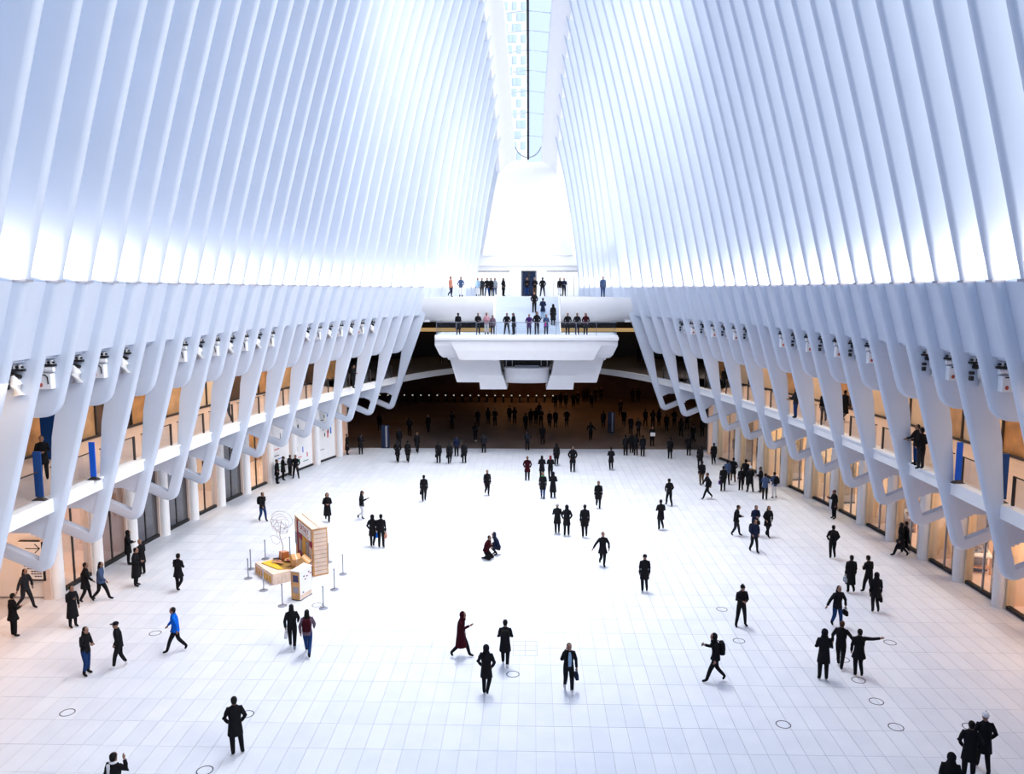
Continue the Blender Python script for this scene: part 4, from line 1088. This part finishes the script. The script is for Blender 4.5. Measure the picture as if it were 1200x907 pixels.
# viewing deck, stair, terrace
DK = [
 (537, 'down/stand', 180, 'long', 'short', 'kkkk', 'dark person alone at the railing corner of the deck', {}, 0),
 (560, 'front/stand', 20, 'jacket', 'short', 'kkkk', 'person in black leaning beside pink-topped person on deck', {}, .2),
 (570, 'front/stand', 0, 'jacket', 'short', 'qwkr', 'person in pale pink top at the deck railing', {}, .4),
 (577.5, 'down/stand', 0, 'jacket', 'long', 'pgkk', 'shorter long-haired person beside pink-topped person on deck', {'scale': .9}, .1),
 (594, 'pocket/apart', 0, 'jacket', 'short', 'kkkk', 'broad person in black, one of two before the stair foot', {}, 0),
 (602, 'front/stand', 300, 'mid', 'long', 'kkkk', 'slim person in black, turned towards broad person on deck', {}, .1),
 (620, 'pocket/stand', 0, 'mid', 'short', 'vkkk', 'person in dark purple coat at the deck railing', {'scale': .95}, 0),
 (629, 'pocket/stand', 350, 'jacket', 'hood', 'kkkk', 'hooded person next to dark purple coat on the deck', {'scale': 1.05}, 0),
 (640, 'front/stand', 0, 'mid', 'short', 'jkkk', 'person in blue-grey coat with magenta bag on the deck', {'scale': .93, 'bag': ('r', 'P', 'bright magenta bag hanging at the deck railing')}, .3),
 (665, 'pocket/stand', 0, 'jacket', 'short', 'kkkk', 'first of three people at the open railing end of the deck', {}, 0),
 (676, 'pocket/stand', 10, 'jacket', 'short', 'knkk', 'middle of three people at open railing end of the deck', {}, 0),
 (686, 'pocket/stand', 350, 'jacket', 'long', 'mkkr', 'red-haired last of three people at railing end of the deck', {}, 0),
]
for x, key, hd, coat, hair, cc, lab, ex, dy in DK:
    X = (x - 623) / 920 * 63.3 + .4
    put((0, 0, key, hd, coat, hair, cc, lab, ex), p=Vector((X, 63.25 + dy, 9.93)))
for x, stp, key, hd, coat, hair, cc, lab in [(626, 9, 'pocket/stand', 0, 'jacket', 'short', 'kkkk', 'person in black halfway up the white stair'),
      (636, 6, 'front/stand', 180, 'mid', 'short', 'nlkk', 'person in navy jacket and pale jeans on the stair'),
      (648, 3, 'down/stand', 180, 'long', 'hood', 'kkkk', 'person in long black coat low on the white stair')]:
    y = 64.4 + 5.2 * (stp + .5) / NS; z = 9.93 + 2.97 * (stp + 1) / NS
    put((0, 0, key, hd, coat, hair, cc, lab, {}), p=Vector(((x - 623) / 920 * y + .4, y, z)))
TR = [(560, 76, 'down/stand', 0, 'jacket', 'short', 'lwkk', 'pale figure in front of the terrace glazing, outermost'), (565, 77, 'down/stand', 0, 'jacket', 'short', 'ggkk', 'grey figure by the terrace glazing, second in from end'),
      (571, 75, 'pocket/apart', 0, 'jacket', 'short', 'kbkr', 'person in dark jacket and jeans standing legs apart on terrace'), (575.5, 75.3, 'down/stand', 0, 'mid', 'short', 'kkkk', 'person in black beside legs-apart person on terrace'),
      (580, 77, 'down/stand', 0, 'jacket', 'short', 'ybkk', 'small pale figure before terrace glazing, behind dark pair'), (590, 76, 'pocket/stand', 60, 'mid', 'long', 'kkkk', 'long-haired figure in black at edge of terrace glazing'),
      (617.5, 74, 'front/stand', 0, 'jacket', 'short', 'kbkb', 'person with jeans before the dark lift door'), (626.5, 74.2, 'front/stand', 0, 'jacket', 'short', 'ktkw', 'person in tan trousers near the lift door'),
      (635.5, 73, 'pocket/apart', 180, 'jacket', 'short', 'knkk', 'broad person in black jacket at the stair top'), (655.5, 76, 'down/stand', 0, 'jacket', 'short', 'kwkk', 'person in black top and white trousers on terrace'),
      (660.5, 76, 'front/stand', 0, 'jacket', 'short', 'nkkr', 'person in navy beside white trousers on terrace'), (528.5, 67.6, 'down/mid', 60, 'jacket', 'short', 'onkr', 'reddish-topped figure at the far side of the terrace'),
      (540.5, 68.6, 'pocket/stand', 0, 'jacket', 'short', 'jwkk', 'blue-topped pale-legged figure near terrace side'), (705.5, 67.8, 'down/stand', 0, 'jacket', 'short', 'jbkk', 'lone bluish figure on the opposite terrace wing')]
for x, Y, key, hd, coat, hair, cc, lab in TR:
    put((0, 0, key, hd, coat, hair, cc, lab, {}), p=Vector(((x - 623) / 920 * Y + .4, Y, 12.9)))
# balcony
MZ = [(267, 494, 'swing/step', 250, 'jacket', 'short', 'kkkk', 'person in black walking along the left balcony, middle stretch'), (414, 455, 'front/stand', 90, 'mid', 'short', 'kkkk', 'dark person leaning at the far left balcony rail'),
      (849, 458, 'down/step', 180, 'mid', 'short', 'kkkk', 'person in black at the far right balcony rail'), (928, 490, 'rail/stand', 270, 'jacket', 'long', 'gbkb', 'person in jeans at the right balcony railing'),
      (965, 494, 'down/stand', 180, 'mid', 'short', 'kkkk', 'dark person mostly hidden by a rib on right balcony'), (989, 493, 'down/mid', 120, 'long', 'short', 'kkkk', 'person in long black coat on the right balcony'),
      (1068, 545, 'rail/stand', 270, 'jacket', 'short', 'kbkk', 'person in jeans beside another at near right railing'), (1078, 550, 'pocket/stand', 200, 'jacket', 'short', 'kgkk', 'black-jacketed person behind near right balcony railing'),
      (1107, 542, 'down/stand', 200, 'mid', 'hood', 'kkkk', 'bulky dark figure on right balcony near blue banner'), (1163, 556, 'front/stand', 200, 'mid', 'short', 'kkkk', 'dark figure on right balcony nearest the dark blue banner'),
      (52, 562, 'front/stand', 30, 'mid', 'short', 'kkkk', 'dark figure on left balcony behind blue banner')]
for x, y, key, hd, coat, hair, cc, lab in MZ:
    p = at(x, y, 6.1)
    if 'rail' in key: p.x += .18
    put((x, y, key, hd, coat, hair, cc, lab, {}), p=p)
for i, (x, Y) in enumerate([(517, 80.5), (749, 80.5), (755, 80.2), (527, 80.2)]):
    put((0, 0, 'down/stand', 180, 'mid', 'short', 'kkkk', 'dim figure on the bridging balcony, %s from the left behind the deck' % ordn([0, 2, 3, 1][i]), {}), p=Vector(((x - 623) / 920 * Y + .4, Y, 6.08)), group='figures on the bridging balcony')

# ------------------------------------------------------------------ book display and stanchions
KRAFT = mat('kraft_board', (0.62, 0.33, 0.13), .7, noise=.25, scale=3)
KRAFT2 = mat('pale_board', (0.80, 0.62, 0.50), .7, noise=.12, scale=3)
YEL = mat('ochre_print', (0.62, 0.34, 0.04), .7)
MAR = mat('maroon_print', (0.25, 0.02, 0.06), .7)
INK = mat('ink_print', (0.05, 0.05, 0.12), .7)
def local(name, p, ang, lab, cat):
    return empty(name, (p.x, p.y, 0), ang, label=lab, cat=cat)
a = at(347, 656); b = at(367, 676)
dv = (b - a); L = dv.length; ang = math.atan2(dv.y, dv.x)
bk = local('book_display', a, ang, 'tall book-shaped display of kraft board with lettered header', 'display')
# local x runs along the front face, local +y away from the face (to the rear), z up; front face looks to -y
HT = 2.3; TK = .75
MB().box(0, L, .02, TK, 0, HT).build('body', KRAFT, bk)
for k in range(11):
    z = .08 + k * (HT - .12) / 11
    MB().box(L + .002, L + .02, .08, TK - .06, z, z + .165).build('drawer_panel', KRAFT2, bk)
MB().box(-.02, L + .03, -.01, TK * .45, HT, HT + .04).build('top_panel', KRAFT2, bk)
MB().box(-.02, L + .03, TK * .5, TK + .01, HT, HT + .05).build('top_panel', KRAFT2, bk)
MB().box(.25 * L, .93 * L, -.03, .02, HT - .62, HT - .1).build('header_board', STONEW, bk)
for k, (x0, x1, z0, z1, m) in enumerate([(.0, .12, 1.55, 2.2, KRAFT2), (.0, .12, .9, 1.5, GREY), (.14, .18, .3, 2.2, MAR), (.24, .42, 1.35, 1.62, MAR), (.26, .38, .75, 1.3, GREY), (.45, .62, .6, 1.6, YEL), (.66, .8, .8, 1.5, GREY),
                          (.68, .74, 1.1, 1.3, INK), (.86, .99, 1.4, 1.68, MAR), (.84, .97, .5, 1.35, KRAFT2), (.88, .94, .75, 1.0, INK), (.24, .4, .2, .7, MAR), (.5, .8, .1, .55, TAN)]):
    MB().box(x0 * L, x1 * L, -.015, .02, z0, z1).build('print_panel', m, bk)
def text(s, size, x, y, z, par, m, rot=(pi / 2, 0, 0), name='lettering'):
    cu = bpy.data.curves.new(name, 'FONT'); cu.body = s; cu.size = size; cu.extrude = .003; cu.align_x = 'CENTER'
    o = bpy.data.objects.new(name, cu); C.objects.link(o); o.parent = par; o.location = (x, y, z); o.rotation_euler = rot; cu.materials.append(m)
    bpy.context.view_layer.update(); dg = bpy.context.evaluated_depsgraph_get()
    me = bpy.data.meshes.new_from_object(o.evaluated_get(dg)); nm = o.name; mw = (o.location.copy(), o.rotation_euler.copy())
    bpy.data.objects.remove(o); o = bpy.data.objects.new(name, me); C.objects.link(o); o.parent = par; o.location, o.rotation_euler = mw
    if not me.materials: me.materials.append(m)
    return o
text('EATALY', .40, .59 * L, -.035, HT - .42, bk, MAR)
for k in range(5): MB().box((.30 + k * .12) * L, (.38 + k * .12) * L, -.036, -.03, HT - .53, HT - .50).build('small_print', INK, bk)
# platform
q = [at(299, 671), at(320, 686), at(350, 679), at(346, 660)]
pc = sum((Vector(v_) for v_ in q), Vector()) / 4
pf = empty('book_platform', (pc.x, pc.y, 0), 0, label='low open-book platform with ochre printed pages in front of the tall display', cat='display')
def rel(v_, z, s=1.0): return ((v_.x - pc.x) * s, (v_.y - pc.y) * s, z)
MB().hexa([rel(v_, 0) for v_ in q], [rel(v_, .42) for v_ in q]).build('base', KRAFT2, pf)
MB().hexa([rel(v_, .42, .98) for v_ in q], [rel(v_, .50, .98) for v_ in q]).build('page_stack', KRAFT2, pf)
qq = [q[0].lerp(q[2], .16), q[1].lerp(q[3], .22), q[2].lerp(q[0], .05), q[3].lerp(q[1], .05)]
MB().hexa([rel(v_, .50) for v_ in qq], [rel(v_, .53) for v_ in qq]).build('printed_page', mat('page_print', (.40, .22, .05), .7, noise=.8, scale=2.2), pf)
ys = [qq[0], qq[1], qq[1].lerp(qq[2], .3), qq[0].lerp(qq[3], .3)]
MB().hexa([rel(v_, .53) for v_ in ys], [rel(v_, .545) for v_ in ys]).build('ochre_band', mat('bright_ochre', (.80, .48, .03), .7), pf)
for t0 in (0.05, .2, .35, .5, .65, .8):
    e0, e1 = q[0].lerp(q[1], t0), q[0].lerp(q[1], t0 + .1)
    n_ = Vector((-(q[1] - q[0]).y, (q[1] - q[0]).x, 0)).normalized() * -.015
    MB().hexa([rel(e0 + n_, .06), rel(e1 + n_, .06), rel(e1, .06), rel(e0, .06)], [rel(e0 + n_, .36), rel(e1 + n_, .36), rel(e1, .36), rel(e0, .36)]).build('side_print', KRAFT if t0 < .5 else YEL, pf)
    e0, e1 = q[1].lerp(q[2], t0), q[1].lerp(q[2], t0 + .12)
    n_ = Vector((-(q[2] - q[1]).y, (q[2] - q[1]).x, 0)).normalized() * -.015
    MB().hexa([rel(e0 + n_, .06), rel(e1 + n_, .06), rel(e1, .06), rel(e0, .06)], [rel(e0 + n_, .36), rel(e1 + n_, .36), rel(e1, .36), rel(e0, .36)]).build('side_panel', KRAFT2, pf)
rr = random.Random(5)
for k in range(9):
    t = qq[3].lerp(qq[2], rr.uniform(.1, .8)).lerp(qq[0], rr.uniform(.1, .6))
    m4 = Matrix.Translation(rel(t, .57 + .02 * (k % 3))) @ Matrix.Rotation(rr.uniform(0, 3), 4, 'Z') @ Matrix.Rotation(.12, 4, 'X')
    MB().box(-.22, .22, -.1, .1, 0, .02, M=m4).build('raised_page', [MAR, KRAFT, BLACK, TAN, YEL][k % 5], pf)
# three tumbled boxes on the platform
for k, (px, tilt, sz, lab) in enumerate([((347, 664), .4, .42, 'kraft box tilted against the tall book display'), ((356, 668), .7, .46, 'largest tumbled kraft box between platform and pedestal'), ((333, 656), .1, .34, 'small upright orange box at rear edge of the platform')]):
    p = at(px[0], px[1], .5); h = sz / 2
    m4 = Matrix.Rotation(.5 + k, 4, 'Z') @ Matrix.Rotation(tilt, 4, 'X')
    lowz = min((m4 @ Vector((a_, b_, c_))).z for a_ in (-h, h) for b_ in (-h, h) for c_ in (-h, h))
    o = MB().box(-h, h, -h, h, -h, h, M=m4).build('box', KRAFT if k != 2 else mat('orange_board', (.5, .16, .05), .7), None, None, (p.x, p.y, .555 - lowz)); tag(o, lab, 'box')
    MB().box(-h * .15, h * .15, -h * 1.01, h * 1.01, -h * 1.01, h * 1.01, M=m4).build('tape', KRAFT2, o)
# pedestal
q = [at(342, 703), at(352, 704.5), at(366, 696), at(357, 693)]
pc = sum((Vector(v_) for v_ in q), Vector()) / 4
pd = empty('book_pedestal', (pc.x, pc.y, 0), 0, label='small book-shaped pedestal with white side and kraft spine', cat='display')
MB().hexa([rel(v_, 0.04) for v_ in q], [rel(v_, 1.3) for v_ in q]).build('body', STONEW, pd)
MB().hexa([rel(v_, 0) for v_ in q], [rel(v_, .04) for v_ in q]).build('plinth', BLACK, pd)
def face(u0, u1, e0, e1, z0, z1, off, m, nm):
    A_, B_ = e0.lerp(e1, u0), e0.lerp(e1, u1); n_ = Vector(((e1 - e0).y, -(e1 - e0).x, 0)).normalized() * off
    MB().hexa([rel(A_ + n_, z0), rel(B_ + n_, z0), rel(B_, z0), rel(A_, z0)], [rel(A_ + n_, z1), rel(B_ + n_, z1), rel(B_, z1), rel(A_, z1)]).build(nm, m, pd)
face(0, 1, q[0], q[1], .05, 1.29, .02, KRAFT, 'spine')
face(.25, .85, q[0], q[1], .85, 1.15, .03, INK, 'spine_print'); face(.25, .85, q[0], q[1], .35, .62, .03, GREY, 'spine_print')
for u, z in ((.2, .3), (.3, 1.0), (.55, .95), (.7, 1.1), (.85, 1.0), (.4, .85)): face(u, u + .1, q[1], q[2], z, z + .05, .012, MAR if u > .35 else INK, 'side_print')
for u in (.05, .35, .65): face(u, u + .27, q[1], q[2], .06, .26, .012, KRAFT2, 'foot_panel')
MB().hexa([rel(v_, 1.3, 1.03) for v_ in q], [rel(v_, 1.34, 1.03) for v_ in q]).build('lid', STONEW, pd)
# wire sculpture
p = at(331, 652); ws = MB(); rr = random.Random(11)
for k in range(9):
    pts = []; r0 = rr.uniform(.25, .6); zc = rr.uniform(.9, 2.0); ph = rr.uniform(0, 6); cx = rr.uniform(-.35, .35)
    for j in range(13):
        a_ = ph + j * .5; pts.append((cx + r0 * math.cos(a_), .3 * math.sin(a_ * .7), max(.1, zc + r0 * .8 * math.sin(a_))))
    ws.tube(pts, .010, 4)
ws.tube([(0, 0, 0), (.05, 0, .5), (-.1, 0, 1.1), (.0, 0, 1.9)], .02, 5)
o = ws.build('wire_sculpture', mat('pinkish_wire', (.45, .34, .33), .6), None, None, (p.x, p.y, 0)); tag(o, 'loose looping wire sculpture standing behind the book platform', 'sculpture')
# stanchions
sm = MB().lathe([(.19, 0), (.19, .02), (.14, .04), (.03, .055)], 16).mesh('stanchion_base', CHROME, 50)
sp_ = MB().lathe([(.028, .05), (.028, .93), (.04, .94), (.04, .99), (.02, 1.0)], 10).mesh('post', CHROME, 50)
STN = [((291, 678), 'outermost post at the platform corner'), ((294, 667), 'post just beyond outermost one'), ((309, 692), 'post in front of the platform side'), ((331, 710), 'post in front of the platform corner'),
       ((379, 713), 'post nearest the viewer beside a floor ring'), ((392, 691), 'post right of the pedestal'), ((402, 673), 'rightmost post of the barrier'), ((385, 659), 'post behind tall display edge'),
       ((340, 651), 'post beside the wire sculpture'), ((311, 655), 'post behind the platform edge')]
for px, lab in STN:
    p = at(*px); t = inst('stanchion', sm, None, (p.x, p.y, 0)); inst('post', sp_, t)
    tag(t, 'slim steel stanchion, ' + lab, 'stanchion', 'stanchions round the book display')

# ------------------------------------------------------------------ signs, banners, lamps on the ribs, shop fittings
sx0, sx1 = -21.95, -20.92
sg_ = empty('wayfinding_sign', (-21.4, 32.6, .87), label='white arrow sign board with black edges on the near left wall', cat='sign')
def sgc(mb, nm, m):
    o = mb.build(nm, m, None); o.parent = sg_; o.matrix_parent_inverse = Matrix.Translation(-Vector(sg_.location)); return o
MB_ = MB().box(-23.4, -20.78, 32.75, 33.05, 0, 5.55)
o = MB_.build('wall_sign', STONEW); tag(o, 'white return wall carrying the arrow sign', kind='structure')
MB().box(-23.4, -20.75, 32.72, 32.75, 0, .06).build('skirting', GREY, o)
sgc(MB().box(sx0, sx1, 32.56, 32.66, .93, 2.62), 'board', STONEW)
sgc(MB().box(sx1, sx1 + .10, 32.54, 32.68, .93, 2.62), 'edge', BLACK)
sgc(MB().box(sx0, sx1 + .10, 32.54, 32.68, .87, .93), 'edge', BLACK)
sgc(MB().box(sx0, sx1 + .10, 32.58, 32.75, 2.62, 2.65), 'edge', BLACK)
ac = Vector((-21.22, 32.55, 2.33))
am = MB().box(ac.x - .42, ac.x + .22, 32.545, 32.56, 2.315, 2.345)
for s in (-1, 1):
    m4 = Matrix.Translation((ac.x + .22, 32.55, 2.33)) @ Matrix.Rotation(s * .75, 4, 'Y')
    am.box(-.30, 0, -.006, .008, -.016, .016, M=m4)
sgc(am, 'arrow', BLACK)
for z, x0, x1 in ((1.50, -21.75, -21.25), (1.39, -21.62, -21.25), (1.27, -21.45, -21.0), (1.16, -21.45, -21.0), (1.05, -21.3, -21.0)):
    x = x0
    while x < x1: sgc(MB().box(x, min(x + .09, x1), 32.545, 32.56, z, z + .045), 'small_print', INK); x += .12
# blue banners standing at the balcony rails
for px, m, wd, hgt, lab in [((47, 586), NAVYP, .28, 1.75, 'dark blue banner stand at the near left balcony rail'), ((110, 562), BLUE, .22, 1.5, 'bright blue banner stand one bay beyond on left balcony'),
                       ((1122, 566), BLUE, .22, 1.6, 'bright blue banner stand on the right balcony'), ((1172, 589), NAVYP, .38, 1.75, 'dark blue wide banner stand on right balcony, nearest the viewer')]:
    p = at(px[0], px[1], ZB1); t = empty('banner_stand', p, 0, label=lab, cat='banner')
    MB().box(-wd / 2, wd / 2, -.03, .03, .12, hgt).build('banner', m, t)
    MB().loft([[(-.25, -.12, 0), (.25, -.12, 0), (.25, .12, 0), (-.25, .12, 0)], [(-.06, -.04, .12), (.06, -.04, .12), (.06, .04, .12), (-.06, .04, .12)]]).build('foot', DARK, t)
for px, lab in [((453, 525), 'blue kiosk pillar in the dark near the hoarding end'), ((717, 507), 'blue kiosk pillar in the dark beside orange light')]:
    p = at(*px); t = empty('kiosk', p, 0, label=lab, cat='kiosk')
    MB().box(-.4, .25, -.12, .12, 0, 2.0).build('cabinet', mat('midnight_enamel', (0, .012, .05), .5), t); MB().box(-.05, .1, -.14, -.12, .1, 1.95).build('pale_edge', GREY, t)
o = MB().box(-.5, .5, -.25, .25, 0, 2.4).box(-.7, .7, -.3, .3, 2.4, 2.7).build('blue_installation', NAVYP, None, None, at(60, 545, ZB1) + Vector((-0.6, 1.4, 0)))
tag(o, 'tall dark blue cabinet standing behind the near left balcony', 'cabinet')
# lamp clusters fixed to the ribs in the notch below the panels
lmp = {}
RED = mat('red_lens', (.45, .08, .05), .4)
for side in (-1, 1):
    c = 0
    for i, Y in RIBS:
        if not (-5 <= i <= 20) or Y < 19: continue
        if (i + (0 if side < 0 else 0)) % 9 in (3, 4): continue
        kind = i % 2
        f = w_front(Y, 10.9)
        Yf = Y - TH / 2
        t = empty('lamp_cluster', (side * (f + .70), Yf, 10.9), 0, label='white lamp cluster on a rib of the %s wall, %s counted from the near end' % ('left' if side < 0 else 'right', ordn(c)), cat='lamp', group='lamp clusters under the ledge')
        c += 1
        def part(k2, mb, m, nm, sm_=None):
            kk = (k2, side)
            if kk not in lmp: lmp[kk] = mb().mesh(nm, m, sm_)
            inst(nm, lmp[kk], t)
        s = side
        part('bar', lambda: MB().box(-.33, .33, -.16, 0, .12, .19).tube([(-.3, -.08, .25), (.3, -.08, .25)], .035, 6), BLACK, 'mounting_bar')
        part('clips', lambda: MB().box(-.2, -.14, -.12, -.04, .19, .32).box(.0, .06, -.12, -.04, .19, .32).box(.18, .24, -.12, -.04, .19, .32), STONEW, 'bracket')
        if kind:
            part('head', lambda: MB().tube([(-.28, -.1, .02), (.28, -.1, .02)], [.085, .085], 10), STONEW, 'lamp_head', 60)
            part('hood', lambda: MB().loft([[(-.22, -.26, z), (.24, -.26, z), (.24, -.0, z), (-.22, -.0, z)] for z in (-.62, -.12)]), STONEW, 'lamp_housing')
            part('trim', lambda: MB().tube([(-.16, -.275, -.15), (.08, -.275, -.15), (.15, -.275, -.22), (.17, -.275, -.45)], .022, 5), BLACK, 'cable')
            part('lens', lambda: MB().ell((-.08, -.27, -.48), (.06, .02, .07), 8, 5), RED, 'lens', 60)
        else:
            part('head2', lambda: MB().tube([(-.2, -.1, .04), (.25, -.14, -.05)], [.09, .06], 8), BLACK, 'lamp_head', 60)
            part('cone', lambda: MB().tube([(.02, -.12, -.02), (.10, -.16, -.30), (.14, -.18, -.62)], [.10, .17, .19], 8), STONEW, 'lamp_housing', 60)
            part('small', lambda: MB().box(-.30, -.2, -.2, -.05, -.45, -.30).box(-.31, -.19, -.2, -.05, -.24, -.14), BLACK, 'driver_box')
# window displays
def table(p, lab, ang):
    t = empty('display_table', p, ang, label=lab, cat='table')
    MB().box(-.9, .9, -.45, .45, .82, .9).build('table_top', STONEW, t)
    for sx in (-1, 1):
        for sy in (-1, 1): MB().box(sx * .82 - .04, sx * .82 + .04, sy * .38 - .04, sy * .38 + .04, 0, .82).build('leg', KRAFT, t)
    MB().box(-.82, .82, -.38, .38, .25, .3).build('shelf', KRAFT, t)
    rr = random.Random(int(p[1])); vm = MB()
    for k in range(14): vm.ell((rr.uniform(-.8, .8), rr.uniform(-.35, .35), .95), (.07, .07, .06), 6, 4)
    o = vm.build('goods', mat('assorted_goods', (.5, .25, .1), .6), t); o['kind'] = 'stuff'
table((-22.3, 34.4, .03), 'white display table with goods in the first left shop window', .1)
table((22.2, 37.5, .03), 'display table inside the cream lit shop on the right', 1.2)
table((21.8, 44.0, .03), 'second display table deeper along the right shops', 1.2)
o = MB().box(-.3, .3, -.02, .02, 1.2, 2.6).build('hanging_poster', KRAFT2, None, None, (-21.4, 35.3, 0)); tag(o, 'pale poster with red ornament in the first left shop window', 'poster')
MB().ell((-.35, -.06, 2.55), (.16, .05, .16), 8, 5).build('ornament', mat('red_ornament', (.6, .02, .02), .4), o)
o = MB().box(-.35, .35, -.02, .02, 1.1, 2.7).build('dark_poster', BLACK, None, None, (-20.7, 46.1, 0)); tag(o, 'black poster board in a warm lit left shop window', 'poster')
for z in (1.5, 1.75, 2.0): MB().box(-.22, .22, -.03, -.02, z, z + .06).build('print_line', GREY, o)
# tower seen through the skylight
tw = empty('office_tower', (-14, 190, 0), label='pale office tower with blue windows seen through the skylight', cat='building')
TWM = mat('tower_stone', (.9, .92, .94), .7); TWG = mat('tower_glass', (.60, .70, .84), .6)
MB().box(-13, 13, 0, 20, 0, 110).build('tower_body', TWM, tw)
wm = MB().box(0, 1.0, -.1, .1, 0, 1.7).mesh('tower_window', TWG)
for r in range(22):
    for c in range(9):
        if (r * 7 + c * 3) % 5 < 3: inst('tower_window', wm, tw, (3.5 + c * 1.05 * 1.0, -.02, 44 + r * 2.4))
